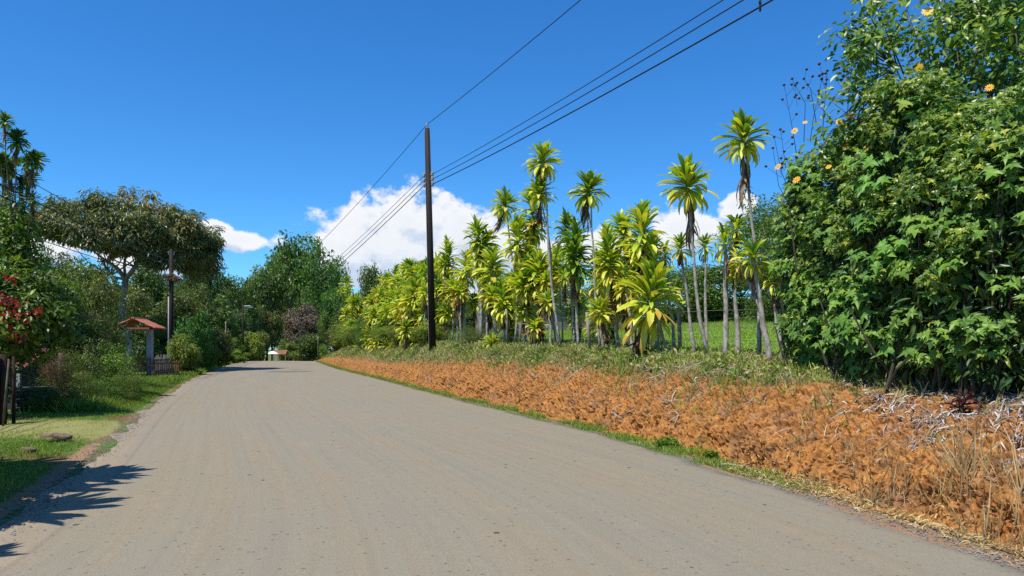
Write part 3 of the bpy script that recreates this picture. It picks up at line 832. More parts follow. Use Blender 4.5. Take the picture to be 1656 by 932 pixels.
GU = 'scrubby bushes under the packed dracaenas'
rng = random.Random(9)
for i in range(22):
    px = 556 + i * 6.6 + rng.uniform(-3, 3); y = on_u(px, 2.6 + rng.uniform(-.2, .6))
    bush_at(px, rng.uniform(512, 540), 44 + 14 * rng.random(), y, (OLIVE, YELLOWG, YELLOWG)[i % 3], i % 3, 'olive scrubby bush under the packed dracaenas beyond the utility pole', group=GU, leafk=.62, dens=1.2)
bush_at(588, 502, 40, on_u(588, 1.9), MID, 1, 'dark green leafy bush low on the bank before the packed dracaenas', leafk=.45)
bush_at(545, 532, 36, on_u(545, 2.0), REDP, 2, 'maroon-leaved bush at the far end of the bank', leafk=.6)
bush_at(524, 556, 16, on_u(530, 2.0) + 4, YELLOWG, 0, 'small orange-tinged bush at the very end of the bank', leafk=.7)
for (px, tp, w) in ((760, 526, 70), (660, 532, 60)):
    bush_at(px, tp, w, on_u(px, 2.7), OLIVE, (px // 10) % 3, {760: 'sparse weedy bush just right of the utility pole foot', 700: 'weedy bush wrapped round the utility pole foot', 660: 'weedy bush just left of the utility pole foot'}[px], leafk=.36, dens=1.1)

# ---------------------------------------------------------------- grass and weeds
def blades(name, X, Y, hgt, rnd, mat, seed, lean=.5, width=1.0, zfun=gz, tpl=T_BLADE, label=None, cat='grass', zoff=-.01):
    rng = np.random.default_rng(seed); n = len(X)
    P = np.stack([X, Y, zfun(X, Y) + zoff], -1)
    D = np.stack([rng.normal(size=n) * lean, rng.normal(size=n) * lean, np.ones(n)], -1)
    a = rng.random(n) * 6.283; N = np.stack([np.cos(a), np.sin(a), np.zeros(n) + .1], -1)
    tv = np.array(tpl[0], float); tv[:, 1] *= width
    me = leaves(name, (tv, tpl[1]), P, N, D, hgt, rnd)
    return tag(link(name, me, mat), label, cat, kind='stuff')


def tuft_xy(rng, n, ylo, yhi, f, ulo, uhi, power=1.0, clump=.12, side=1):
    """points along the road side; density falls with distance"""
    k = max(1, n // 14)
    y = ylo * (yhi / ylo) ** rng.random(k); u = ulo + (uhi - ulo) * rng.random(k)
    y = np.repeat(y, 14) + rng.normal(size=k * 14) * clump * (1 + np.repeat(y, 14) * .03)
    u = np.repeat(u, 14) + rng.normal(size=k * 14) * clump * (1 + y * .02)
    x = XR(y) + u if side > 0 else XL(y) - u
    return x, y


rg = np.random.default_rng(77)
# bright grass strip between road and bank
x, y = tuft_xy(rg, 46000, 8.2, 100, 0, .08, .56, clump=.07)
u = x - XR(y); k = (u > .03) & (u < .62 + .2 * np.sin(y * 1.7)); x, y = x[k], y[k]
wild = fbm(np.stack([x * 1.2, y * 1.2, x * 0], -1), 3)
k = (rg.random(len(x)) < ss(.36, .52, wild) + .10) & ((y > 9.2) | (rg.random(len(x)) < .25)); x, y = x[k], y[k]
blades('verge_grass', x, y, (.035 + .075 * rg.random(len(x))) * (1 + .010 * y), np.clip(.5 + .3 * rg.normal(size=len(x)) * .8 + .12, 0, 1), GRASS, 1, .75, 1.6, label='bright green grass strip between road and clay bank')
# weeds on the top of the bank and its upper face
def bank_z(X, Y):
    P, _, _ = bank_pos(X - XR(Y), Y); return P[:, 2]


x, y = tuft_xy(rg, 120000, 9.0, 105, 0, 1.1, 4.2, clump=.10)
u = x - XR(y); t = (u - FOOT) / BW
dens = .05 + .95 * ss(.40, .9, t + .35 * (fbm(np.stack([x * .9, y * .9, x * 0], -1), 3, 4) - .5) + .34 * ss(14, 45, y)) * (1 - ss(3.6, 4.4, u) * .7) * ss(8.5, 13.5, y + .7 * (u - 2))
k = (rg.random(len(x)) < dens) & (u > .8); x, y = x[k], y[k]
r = np.clip(fbm(np.stack([x * 1.6, y * 1.6, x * 0], -1), 3, 8) * 1.5 - .35 + .25 * rg.normal(size=len(x)), 0, 1)
blades('bank_weeds', x, y, (.07 + .15 * rg.random(len(x)) ** 2) * (1 + .012 * y), r, WEED, 2, .8, 1.5, zfun=bank_z, label='straggly green and straw weeds along the bank top', cat='weeds')
x, y = tuft_xy(rg, 42000, 9.0, 95, 0, 1.2, 3.8, clump=.14)
u = x - XR(y); dens = ss(.45, .95, (u - FOOT) / BW + .36 * ss(14, 45, y) + .5 * (fbm(np.stack([x * 1.1, y * 1.1, x * 0], -1), 3, 14) - .5)) * ss(9, 13.5, y)
k = rg.random(len(x)) < dens; x, y = x[k], y[k]; n = len(x)
k = rg.random(n) < .38; x, y = x[k], y[k]; n = len(x)
P = np.stack([x, y, bank_z(x, y) + .02 + .12 * rg.random(n)], -1)
me = leaves('bank_herbs', T_ELL, P, rdir(rg, n) * .6 + np.array([0, -.2, .7]), rdir(rg, n), (.05 + .05 * rg.random(n)) * (1 + .02 * y), np.clip(rg.random(n) * .85, 0, 1))
tag(link('bank_herbs', me, WEED), 'small leafy herbs scattered over the bank top', 'weeds', kind='stuff')
# lawn
n = 120000; y = 11 * (58 / 11) ** (rg.random(n) ** .9); u = 3.5 + 30 * rg.random(n) ** 1.2; x = XR(y) + u
k = np.abs((x / y) * F + CX - 1000) < 420; x, y = x[k], y[k]
blades('lawn_grass', x, y, (.045 + .05 * rg.random(len(x))) * (1 + .02 * y), np.clip(.62 + .22 * rg.normal(size=len(x)), 0, 1), GRASS, 3, .9, 2.0, label='short bright green lawn behind the dracaenas')
# verge on the near side of the hedges
def verge_pts(n, ylo, yhi, vlo, vhi, clump, pw=1.0):
    x, y = tuft_xy(rg, n, ylo, yhi, 0, vlo, vhi, clump=clump, side=-1)
    v = XL(y) - x; k = (v > .12) & (v < vhi + .4); return x[k], y[k]


x, y = verge_pts(90000, 5.5, 19, .3, 6.5, .10)
tt = (y - (14.6 + (-x - 8) * .25)); v = XL(y) - x
drive = np.exp(-(tt / 1.7) ** 2)
k = rg.random(len(x)) < (1 - .50 * drive) * ss(.0, .4, v + .3 * rg.random(len(x))) * (.35 + ss(.3, .5, fbm(np.stack([x * 1.5, y * 1.5, x * 0], -1), 3, 21)))
x, y, drive = x[k], y[k], drive[k]
blades('verge_grass', x, y, (.035 + .06 * rg.random(len(x))) * (1 - .4 * drive), np.clip(.5 + .22 * rg.normal(size=len(x)) + .42 * drive, 0, 1), GRASS, 4, .85, 1.5, label='green grass on the near verge opposite the clay bank')
x, y = verge_pts(60000, 17.5, 36, .25, 2.6, .22)
k = ((y > 18.5 + 0 * x)) & (rg.random(len(x)) < .35 + ss(.35, .6, fbm(np.stack([x * .8, y * .8, x * 0], -1), 3, 23))); x, y = x[k], y[k]
v = XL(y) - x
blades('tall_grass', x, y, (.10 + .32 * rg.random(len(x)) ** 1.5 * ss(.3, 1.4, v)) * (1 - .4 * ss(26, 36, y)), np.clip(.5 + .2 * rg.normal(size=len(x)), 0, 1), GRASS, 5, .6, 1.1, label='tall unmown grass along the hedge and the gate')
x, y = verge_pts(30000, 34, 95, .2, 3.0, .4)
blades('verge_grass', x, y, (.10 + .12 * rg.random(len(x))) * (y / 30), np.clip(.5 + .2 * rg.normal(size=len(x)), 0, 1), GRASS, 6, .8, 2.2, label='far grass verge beyond the gate along the bend')
n = 9000; y = 4.6 * (60 / 4.6) ** rg.random(n); u = .75 + 1.9 * rg.random(n) ** .8; x = XR(y) + u
k = (fbm(np.stack([x * 1.6, y * 1.6, x * 0], -1), 4, 33) > .52 + .10 * (1 - (u - .7) / 2)); x, y = x[k], y[k]
blades('bank_tufts', x, y, (.05 + .16 * rg.random(len(x)) ** 2) * (1 + .01 * y), np.clip(.55 + .5 * rg.random(len(x)), 0, 1), WEED, 12, 1.0, .9, zfun=bank_z, label='thin dry wisps and dead stalks in patches on the clay face', cat='weeds')
n = 3200; y = 4.8 * (50 / 4.8) ** rg.random(n); u = .8 + 2.2 * rg.random(n) ** .7; x = XR(y) + u
k = (fbm(np.stack([x * 1.3, y * 1.3, x * 0], -1), 3, 35) > .50 - .06 * (u > 2)); x, y, u = x[k], y[k], u[k]; n = len(x)
P, _, nn = bank_pos(u, y); P = P + nn * .015
tw = [(0, -.018, 0), (0, .018, 0), (.5, .022, .06), (.5, -.014, .07), (1, .0, -.04)]
tag(link('fallen_twigs', leaves('fallen_twigs', (tw, [(0, 1, 2, 3), (3, 2, 4)]), P, nn + .4 * rdir(rg, n), rdir(rg, n) + np.array([-.6, -.2, -.7]), .08 + .30 * rg.random(n) ** 2, rg.random(n)), LITTER), 'fine pale twigs and rootlets caught on the clay face', 'litter', kind='stuff')
# golden dry grass at the foot of the near bank
n = 46; cy = rg.uniform(4.9, 9.4, n); cu = rg.uniform(.35, 1.05, n)
w = rg.integers(10, 42, n); y = np.repeat(cy, w) + rg.normal(size=w.sum()) * .09; u = np.repeat(cu, w) + rg.normal(size=w.sum()) * .08; x = XR(y) + u
# stalks stand tallest beside the litter
big = np.repeat(np.where((cy > 5.6) & (cy < 7.6) & (cu > .5), 1.25, .55) * rg.uniform(.6, 1.2, n), w)
blades('dry_grass', x, y, (.10 + .34 * rg.random(len(x)) ** 1.4) * big, rg.random(len(x)), GOLD, 7, .42, .42, zfun=bank_z, label='golden dry grass at the foot of the near bank')
n = 5000; y = rg.uniform(4.2, 10.5, n); u = rg.normal(.42, .17, n).clip(.1, 1.1); x = XR(y) + u
P = np.stack([x, y, bank_z(x, y) + .012 + .03 * rg.random(n)], -1)
me = leaves('straw_litter', T_STRAP, P, rdir(rg, n) * .5 + np.array([0, 0, 1.]), rdir(rg, n) * np.array([1, 1, .35]), .03 + .09 * rg.random(n) ** 2, rg.random(n))
tag(link('straw_litter', me, GOLD), 'broken straw and dry bits along the foot of the near bank', 'litter', kind='stuff')
# pale curled dead leaves on the near bank
cl = [(8.0, 2.6, 1.1, 240), (8.9, 2.5, .8, 170), (10.4, 2.5, .45, 110), (9.4, 1.9, .32, 90), (8.4, 1.75, .35, 110), (7.6, 2.1, .4, 110), (7.2, 1.7, .3, 70), (7.0, 2.6, .6, 160), (6.6, 1.9, .35, 70), (6.4, 2.3, .5, 90),
      (7.9, 1.25, .22, 30), (6.7, 1.2, .18, 26), (11.6, 2.7, .6, 110), (9.8, 2.8, .7, 130), (6.0, 1.4, .3, 30), (5.6, 2.1, .6, 70)]
ys_ = np.concatenate([c[0] + rg.normal(size=c[3] * 2) * c[2] * .6 for c in cl]); us_ = np.concatenate([(c[1] + rg.normal(size=c[3] * 2) * c[2] * .45) for c in cl]).clip(.8, 3.25)
n = len(ys_); P, _, nn = bank_pos(us_, ys_); P = P + nn * (.015 + .04 * rg.random((n, 1)))
me = leaves('leaf_litter', T_STRAP, P, nn + .55 * rdir(rg, n), rdir(rg, n) + np.array([-.5, -.3, -.5]), .04 + .11 * rg.random(n), rg.random(n))
tag(link('leaf_litter', me, LITTER), 'pale curled dead leaves strewn down the near bank', 'litter', kind='stuff')
# loose stones at the road's edge
n = 4500; y = 4.2 * (40 / 4.2) ** rg.random(n); u = rg.normal(.12, .09, n); x = XR(y) + u
tv = [(-.5, -.4, 0), (.5, -.35, 0), (.4, .5, 0), (-.4, .4, 0), (0, .05, .5)]
P = np.stack([x, y, crest(y) + .01 + 0 * y], -1)
me = leaves('gravel', (tv, [(0, 1, 4), (1, 2, 4), (2, 3, 4), (3, 0, 4)]), P, rdir(rg, n) * .35 + np.array([0, 0, 1.]), rdir(rg, n), .008 + .018 * rg.random(n) ** 2, rg.random(n))
tag(link('gravel', me, GRAVELM), 'dark loose gravel along the road edge below the bank', 'gravel', kind='stuff')
n = 2500; y = 5.0 * (26 / 5.0) ** rg.random(n); x = XL(y) + rg.normal(.1, .14, n)
P = np.stack([x, y, crest(y) + .01 + 0 * y], -1)
me = leaves('gravel', (tv, [(0, 1, 4), (1, 2, 4), (2, 3, 4), (3, 0, 4)]), P, rdir(rg, n) * .35 + np.array([0, 0, 1.]), rdir(rg, n), .010 + .022 * rg.random(n) ** 2, rg.random(n))
tag(link('gravel', me, GRAVELM), 'loose stones along the road edge beside the near grass verge', 'gravel', kind='stuff')
# ---------------------------------------------------------------- far trees
GF = 'forest trees beyond the bend'
# px, top, width, depth, material, key, seed, label
FT = [
    (470, 388, 128, 165, MID, 'broad', 0, 'highest broad green tree crown where the road disappears'),
    (520, 402, 84, 160, BRIGHT, 'tall', 1, 'lighter green tree on the shoulder of the highest crown'),
    (425, 425, 90, 150, DEEP, 'broad', 2, 'dark round tree just left of the highest crown'),
    (398, 448, 60, 140, MID, 'tall', 0, 'mid green tree dipping towards the low gap of sky'),
    (360, 440, 80, 135, DEEP, 'broad', 1, 'dark tree at the low gap of sky above the street lamp'),
    (322, 414, 86, 120, DEEP, 'broad', 0, 'dark domed tree directly right of the flat-topped tree'),
    (290, 452, 90, 105, OLIVE, 'broad', 2, 'olive tree below the flat-topped crown'),
    (345, 480, 80, 110, MID, 'spray', 1, 'feathery green tree behind the shrubs by the gate'),
    (245, 420, 100, 85, DEEP, 'broad', 1, 'dark tree filling the gap right of the flat-topped tree trunk'),
    (150, 424, 110, 82, DEEP, 'broad', 0, 'dark tree behind the flat-topped tree trunk'),
    (100, 405, 80, 88, DEEP, 'tall', 2, 'dark tree showing above the vine-covered shrubs'),
    (60, 398, 80, 80, MID, 'tall', 1, 'green tree crown behind the cluster of slender stems'),
    (10, 405, 110, 70, DEEP, 'broad', 2, 'dark tree mass at the edge of the view behind the slender stems'),
    (385, 500, 70, 128, DEEP, 'tall', 2, 'dark tree behind the street lamp pole'),
    (430, 500, 60, 145, OLIVE, 'broad', 0, 'olive tree under the highest crown'),
    (500, 470, 60, 150, DEEP, 'tall', 0, 'shaded tree under the highest crown near the bank end'),
    (480, 545, 60, 142, YELLOWG, 'spray', 0, 'yellow-green tree above the white parasol'),
    (490, 490, 62, 130, PINKB, 'broad', 1, 'leafless brownish tree above the end of the road'),
    (502, 535, 56, 124, DEEP, 'bush', 1, 'dark bush closing the end of the road'),
    (545, 470, 52, 95, BRIGHT, 'broad', 0, 'bright green tree where the packed dracaenas begin'),
    (534, 505, 40, 92, MID, 'broad', 2, 'green tree just beyond the maroon bush'),
    (410, 535, 44, 120, OLIVE, 'spray', 2, 'olive leafy tree right of the street lamp'),
    (462, 545, 30, 141, MID, 'bush', 2, 'small green bush behind the white parasol'),
    (605, 424, 62, 120, DEEP, 'broad', 1, 'grey-green distant tree rising behind the packed dracaenas'),
    (640, 440, 60, 110, DEEP, 'broad', 2, 'dark distant tree right of the grey-green one behind the dracaenas'),
    (205, 470, 100, 75, OLIVE, 'broad', 0, 'olive tree in the shade behind the tiled gate'),
    (320, 520, 60, 95, DEEP, 'bush', 0, 'dark bush deep behind the gate shrubs'),
    (-60, 420, 140, 60, DEEP, 'broad', 1, 'dark tree cut by the edge of the view'),
]
for (px, tp, w, y, m, key, sd, lab) in FT:
    tree_px('broadleaf_tree', lab, px, tp, w, y, m, BARK, key, GF, sd, leafk=1.0 if key != 'bush' else .8)
rng = random.Random(3)
for i in range(16):      # dense backing so that no horizon shows between the crowns
    px = 240 + i * 20; y = 185 + rng.uniform(-6, 10)
    tree_px('broadleaf_tree', 'dark forest tree far behind the others at the end of the road', px, np.interp(px, [240, 330, 380, 420, 470, 560], [470, 462, 475, 440, 420, 470]) + rng.uniform(0, 15), 70, y, DEEP, BARK, 'broad', 'far forest trees', i % 3)
for i in range(10):
    px = -120 + i * 42; y = 100 + rng.uniform(-4, 8)
    tree_px('broadleaf_tree', 'dark tree deep behind the hedges on the gate side', px, 448 + rng.uniform(0, 22), 90, y, DEEP, BARK, 'broad', 'far trees on the gate side', i % 3)
# trees behind the lawn
LT = [
    (1235, 322, 150, 40, MID, 'broad', 0, 'rounded green tree behind the lawn beside the flowering shrubs'),
    (1290, 300, 150, 36, DEEP, 'broad', 1, 'dark tree behind the flowering shrubs'),
    (1190, 410, 150, 46, MID, 'bush', 1, 'green bush at the far side of the lawn under the rounded tree'),
    (1120, 420, 130, 50, DEEP, 'broad', 2, 'dark bushy tree at the far side of the lawn behind the curved dracaena'),
    (1060, 432, 120, 54, DEEP, 'broad', 0, 'dark tree at the far side of the lawn behind the low dracaena'),
    (1000, 440, 110, 58, MID, 'broad', 1, 'green tree beyond the end of the block wall'),
    (935, 455, 110, 62, DEEP, 'broad', 2, 'dark tree behind the middle of the block wall'),
    (870, 460, 110, 64, MID, 'broad', 0, 'green tree behind the block wall left of the dark column dracaena'),
    (800, 470, 110, 66, DEEP, 'broad', 1, 'dark tree behind the left end of the block wall'),
    (735, 465, 110, 68, MID, 'broad', 2, 'green tree behind the utility pole'),
    (680, 470, 110, 72, DEEP, 'bush', 1, 'dark bush behind the packed dracaenas next to the utility pole'),
    (770, 500, 110, 60, DEEP, 'bush', 0, 'low dark bush left of the block wall'),
    (620, 480, 110, 84, DEEP, 'bush', 2, 'dark bush deep behind the packed dracaenas'),
    (1255, 470, 90, 37, DEEP, 'bush', 0, 'low dark bush at the lawn edge beside the flowering shrubs'),
    (1150, 480, 90, 48, OLIVE, 'bush', 2, 'low olive bush along the far side of the lawn'),
    (1085, 490, 90, 50, MID, 'bush', 0, 'low green bush at the far side of the lawn beyond the block wall'),
]
for (px, tp, w, y, m, key, sd, lab) in LT:
    tree_px('broadleaf_tree' if key == 'broad' else 'shrub', lab, px, tp, w * 1.15, y, m, BARK, key, None, sd, cat='tree' if key == 'broad' else 'shrub', leafk=.62)

for i in range(11):
    px = 700 + i * 56; y = 58 + (i * 7 % 5)
    tree_px('shrub', 'low dark hedge bush in the unbroken row closing the far side of the lawn', px, 492 + (i * 5 % 9), 100, y, (DEEP, MID)[i % 2], BARK, 'hedge', 'hedge bushes closing the lawn', i % 3, cat='shrub', leafk=.6)

# ---------------------------------------------------------------- flat-topped tree
def umbrella_tree():
    y = 55.0; l = place(200, y)
    root = empty('flat_topped_tree', l, 'wide flat-topped tree with grey-green and rusty drooping leaves above the gate', 'tree')
    s = y / F
    rng = np.random.default_rng(11)
    def rel(px, py, dy=0): p = at(px, py, y); return np.array([p.x - l[0], dy, p.z - l[2]])
    # crown: lens of clumps following the photographed outline
    C = []
    top = lambda px: np.interp(px, [70, 95, 130, 170, 215, 260, 300, 325, 338], [355, 330, 312, 306, 303, 308, 322, 342, 372])
    bot = lambda px: np.interp(px, [70, 95, 130, 170, 215, 260, 300, 325, 338], [376, 386, 396, 404, 412, 428, 450, 440, 400])
    for k in range(520):
        px = rng.uniform(72, 337); q = rng.random() ** .75
        wx = math.sqrt(max(0, 1 - ((px - 203) / 140) ** 2))
        dy = rng.uniform(-1, 1) * 5.6 * wx
        tp, bt = top(px), bot(px); edge = abs(dy) / 5.8
        tp = tp + edge ** 2 * (bt - tp) * .55
        C.append(rel(px, tp + 7 + (bt - tp - 10) * q, dy))
    C = np.array(C); n = len(C)
    idx = np.repeat(np.arange(n), 80); m = len(idx)
    o = rdir(rng, m); P = C[idx] + o * (rng.random((m, 1)) ** .5) * np.array([.66, .66, .42])
    N = norm(o * .6 + np.array([0, 0, .8]) + .35 * rng.normal(size=(m, 3)))
    D = norm(o * np.array([1, 1, .3]) + .4 * rng.normal(size=(m, 3)) + np.array([0, 0, -.75]))
    cr = rng.random(n); topness = (C[:, 2] - C[:, 2].min()) / np.ptp(C[:, 2])
    rnd = np.clip(.55 * rng.random(m) + .35 * cr[idx] + .10 * topness[idx] + .05, 0, 1)
    me = leaves('crown', T_LAN, P, N, D, .40 * (.7 + .6 * rng.random(m)), rnd)
    link('crown', me, UMB, root)
    # trunk and fan of limbs
    fork = rel(203, 452)
    paths = [(np.array([rel(198, 565) * [1, 1, 0] + [0, 0, -.3], rel(198, 520), rel(199, 490), rel(201, 470), fork]), [.30, .25, .24, .23, .22])]
    mains = [(rel(185, 425, -1.0), .15), (rel(214, 418, 1.0), .16), (rel(200, 410, 0.3), .10), (rel(232, 435, -1.2), .11), (rel(172, 445, .6), .10)]
    for (p, r) in mains:
        paths.append((np.array([fork, fork * .5 + p * .5 + rng.normal(size=3) * .1, p]), [r * 1.15, r, r * .8]))
        d = C - p; near = np.argsort(np.linalg.norm(d, axis=1) + rng.random(n) * 4)[:60]
        for c in rng.permutation(near)[:9]:
            e = C[c]; mid = p * .5 + e * .5 + rng.normal(size=3) * .25 + np.array([0, 0, -.15])
            paths.append((np.array([p, p * .75 + mid * .25, mid, e]), [r * .62, r * .5, r * .3, .02]))
            for _ in range(2):
                e2 = C[rng.integers(n)]
                if np.linalg.norm(e2 - mid) < 3.2: paths.append((np.array([mid, mid * .5 + e2 * .5 + rng.normal(size=3) * .1, e2]), [r * .28, r * .18, .015]))
    tube_obj('trunk', paths, BARKG, root, 7)


umbrella_tree()

# ---------------------------------------------------------------- slender many-headed plants at the edge of the view
SL = [(-14, 10, 'tallest slender plant with a leafy head standing above all the others on the gate side', [(8, 198, 16), (-10, 230, 20), (2, 262, 14)]),
      (26, 12, 'slender plant with dark tufts below the tallest head on the gate side', [(28, 228, 19), (18, 280, 18), (34, 300, 14)]),
      (34, 30, 'slender plant leaning towards the flat-topped tree with ragged heads', [(56, 262, 20), (44, 262, 18), (48, 292, 18), (52, 325, 15), (36, 338, 18)]),
      (4, 6, 'slender plant with pale leafy tufts against the edge of the view', [(6, 268, 22), (14, 318, 22), (-6, 340, 24), (22, 352, 18)]),
      (20, 24, 'lower slender plant with many small tufts just above the vine-covered shrubs', [(30, 368, 20), (10, 380, 22), (44, 372, 16), (-4, 398, 22), (40, 402, 18), (22, 410, 18)])]
for i, (bx, b2, lab, hs) in enumerate(SL):
    y = 22.5 + i * .35; b = place(b2, y)
    dracaena(lab, b, [(at(hx, hy - 6, y + ((k * 37) % 5 - 2) * .18), hw / F * y / .62, ('head', 'sparse', 'head')[k % 3]) for k, (hx, hy, hw) in enumerate(hs)], 'slender plants by the vine-covered shrubs', 500 + i, r0=.032, trunkm=BARK, mat_slot=(CITR, DRACD, DRACD, CITR, DRACD)[i], name='slender_plant')

# ---------------------------------------------------------------- hedge-side shrubs
HS = [
    (12, 428, 130, 21, YELLOWG, 'bush', 0, 'yellow-green leafy shrub behind the red flowers', .32),
    (75, 418, 120, 25, CITR, 'bush', 1, 'light green vine-covered shrub below the slender stems', .30),
    (135, 432, 120, 29, OLIVE, 'bush', 2, 'olive vine-covered shrub left of the flat-topped tree trunk', .28),
    (160, 470, 56, 36, MID, 'bush', 0, 'mid green shrub before the flat-topped tree trunk', .28),
    (110, 470, 120, 26, DRYB, 'spray', 1, 'tangle of dry brown vines on the hedge', .16),
    (152, 478, 72, 32, OLIVE, 'spray', 2, 'grey-olive twiggy shrub above the hedge', .2),
    (45, 480, 110, 23.5, MID, 'bush', 2, 'shaded green shrub under the light green vines', .28),
    (125, 505, 110, 24, OLIVE, 'bush', 1, 'brown-green hedge shrub behind the leafy roadside hedge', .25),
    (188, 530, 44, 33, DEEP, 'bush', 1, 'dark shrub left of the tiled gate', .25),
    (174, 556, 92, 23.5, CITR, 'bush', 0, 'round leafy green hedge shrub beside the gate', .22),
    (118, 556, 90, 21.8, OLIVE, 'bush', 2, 'rusty green hedge shrub left of the round leafy one', .20),
    (92, 572, 44, 19.6, DRYB, 'bush', 1, 'dry brown hedge shrub next to the post and the low block wall', .18),
    (112, 588, 96, 19.7, OLIVE, 'bush', 0, 'olive roadside bush in front of the rusty green hedge', .18),
    (205, 596, 60, 21.8, MID, 'bush', 0, 'leafy bush hiding the foot of the near gate post', .2),
    (70, 618, 60, 18.6, DEEP, 'bush', 2, 'low dark bush at the corner of the block wall', .18),
    (145, 612, 100, 21.0, MID, 'bush', 1, 'low dark plants at the foot of the hedge', .2),
    (205, 640, 46, 22.6, DEEP, 'bush', 2, 'small low shrub by the near gate post', .2),
    (300, 560, 44, 47, DEEP, 'bush', 0, 'dark round shrub right of the gate fence', .34),
    (318, 503, 62, 52, BRIGHT, 'spray', 1, 'bright feathery shrub right of the roadside pole', .34),
    (330, 548, 46, 54, MID, 'spray', 2, 'spreading green shrub at the bend', .34),
    (350, 526, 50, 64, OLIVE, 'bush', 1, 'reddish olive shrub behind the clipped hedge', .4),
    (296, 540, 50, 46, YELLOWG, 'spray', 0, 'yellow-green shrub between the pole and the gate', .34),
    (262, 520, 80, 58, DEEP, 'bush', 2, 'dark shrub behind the roadside pole', .4),
    (285, 480, 90, 64, OLIVE, 'broad', 0, 'olive tree behind the roadside pole', .55),
    (355, 568, 50, 74, MID, 'hedge', 0, 'clipped green hedge stretch nearest the gate', .4),
    (378, 567, 40, 84, YELLOWG, 'hedge', 1, 'clipped green hedge stretch nearest the street lamp', .4),
    (372, 545, 36, 92, MID, 'bush', 1, 'green bush behind the clipped hedge', .5),
    (405, 540, 34, 112, YELLOWG, 'bush', 0, 'yellowish bush behind the street lamp', .7),
    (414, 560, 24, 116, DEEP, 'bush', 1, 'dark bush left of the white parasol', .7),
    (-40, 520, 130, 17, DEEP, 'bush', 1, 'dark shrub behind the red flowers at the edge of the view', .25),
    (-20, 330, 120, 25.5, MID, 'bush', 1, 'dark leafy tree behind the slender stems at the edge of the view', .36),
    (235, 505, 70, 52, DEEP, 'bush', 0, 'dark shrub directly behind the tiled gate roof', .35),
]
for (px, tp, w, y, m, key, sd, lab, lk) in HS:
    tree_px('shrub' if 'hedge stretch' not in lab else 'hedge', lab, px, tp, w, y, m, BARK, key, None, sd, cat='hedge' if 'hedge stretch' in lab else 'shrub', leafk=lk * 1.9, dens=1.25 if lk < .3 else 1.1)
# pale leafy fronds poking out of the hedge
def stalky(name, label, base, n, h, leafm, tpl, size, seed, cat='plant', spread=.35, per=9, stemm=STEM, group=None):
    rng = np.random.default_rng(seed); root = empty(name, base, label, cat, group)
    paths, P, N, D = [], [], [], []
    for i in range(n):
        e = np.array([rng.normal() * spread, rng.normal() * spread, h * rng.uniform(.6, 1.1)])
        mid = e * np.array([.3, .3, .55]); p = np.array([[rng.normal() * .04, rng.normal() * .04, -.05], mid, e]); paths.append((p, [.014, .01, .005]))
        t = np.linspace(.35, 1, per)[:, None]
        q = (1 - t) ** 2 * p[0] + 2 * t * (1 - t) * mid + t ** 2 * e
        P.append(q); a = np.arange(per) * 2.4 + rng.random()
        D.append(np.stack([np.cos(a), np.sin(a), .15 - .35 * np.ones(per)], -1)); N.append(np.stack([-np.cos(a) * .3, -np.sin(a) * .3, np.ones(per)], -1) + .3 * rng.normal(size=(per, 3)))
    P, N, D = map(np.concatenate, (P, N, D))
    link('foliage', leaves('foliage', tpl, P, N, D, size * rng.uniform(.7, 1.2, len(P)), rng.random(len(P))), leafm, root)
    tube_obj('stem', paths, stemm, root, 5); return root


stalky('leafy_plant', 'pale green fronds poking out of the top of the hedge', tuple(at(140, 568, 24.5)), 5, .9, BRIGHT, T_LAN, .42, 3)

def creeper(label, px, y, top, rx, n, leafm, seed):
    l = place(px, y); h = EYE + (HY - top) / F * y - l[2]; root = empty('slender_tree', l, label, 'tree'); rng = np.random.default_rng(seed)
    me, C = crown(rng, (rx, rx, h * .40), n, .42, 62, T_ELL, .16, centre=(0, 0, h * .58), low=-1, inner=.3)
    link('crown', me, leafm, root); V, f = tubes(limbs(rng, C, (0, 0, -.2), h * .45, .07, 26, trunk_top=(.1, 0, h * .6)), 6); link('trunk', mesh('trunk', V, f, smooth=True), BARK, root)


creeper('leafy light green creeper-hung tree among the slender stems', 22, 22.9, 275, .72, 62, CITR, 61)
creeper('darker creeper-hung tree nearer the edge of the view among the slender stems', -8, 23.6, 300, .8, 70, MID, 62)

# red-flowering shrub
def red_shrub():
    y = 17.5; l = place(6, y); root = empty('red_flowering_shrub', l, 'shrub with clusters of red bracts hanging over the old gate posts', 'shrub')
    rng = np.random.default_rng(4)
    me, C = crown(rng, (1.45, .9, 1.15), 90, .28, 70, T_ELL, .17, centre=(.05, 0, 2.3), low=-.9, inner=.5)
    link('foliage', me, MID, root)
    V, f = tubes(limbs(rng, C, (0, .1, -.1), 1.5, .05, 22), 6); link('trunk', mesh('trunk', V, f, smooth=True), BARK, root)
    for k, (px, py) in enumerate([(24, 452), (15, 482), (2, 492), (36, 510), (31, 520), (20, 505), (48, 517), (12, 512), (40, 548), (30, 488), (64, 505), (2, 525), (16, 528), (24, 540)]):
        p = at(px, py, y - .85) - Vector(l); n = 16
        c = np.array(p) + np.array([0, -.12, 0]) + rng.normal(size=(n, 3)) * .06
        o = link('flower', leaves('flower', T_ELL, c, rdir(rng, n) + np.array([-.2, -.6, .4]), rdir(rng, n), .10, rng.random(n)), REDF, root)
    return root


red_shrub()

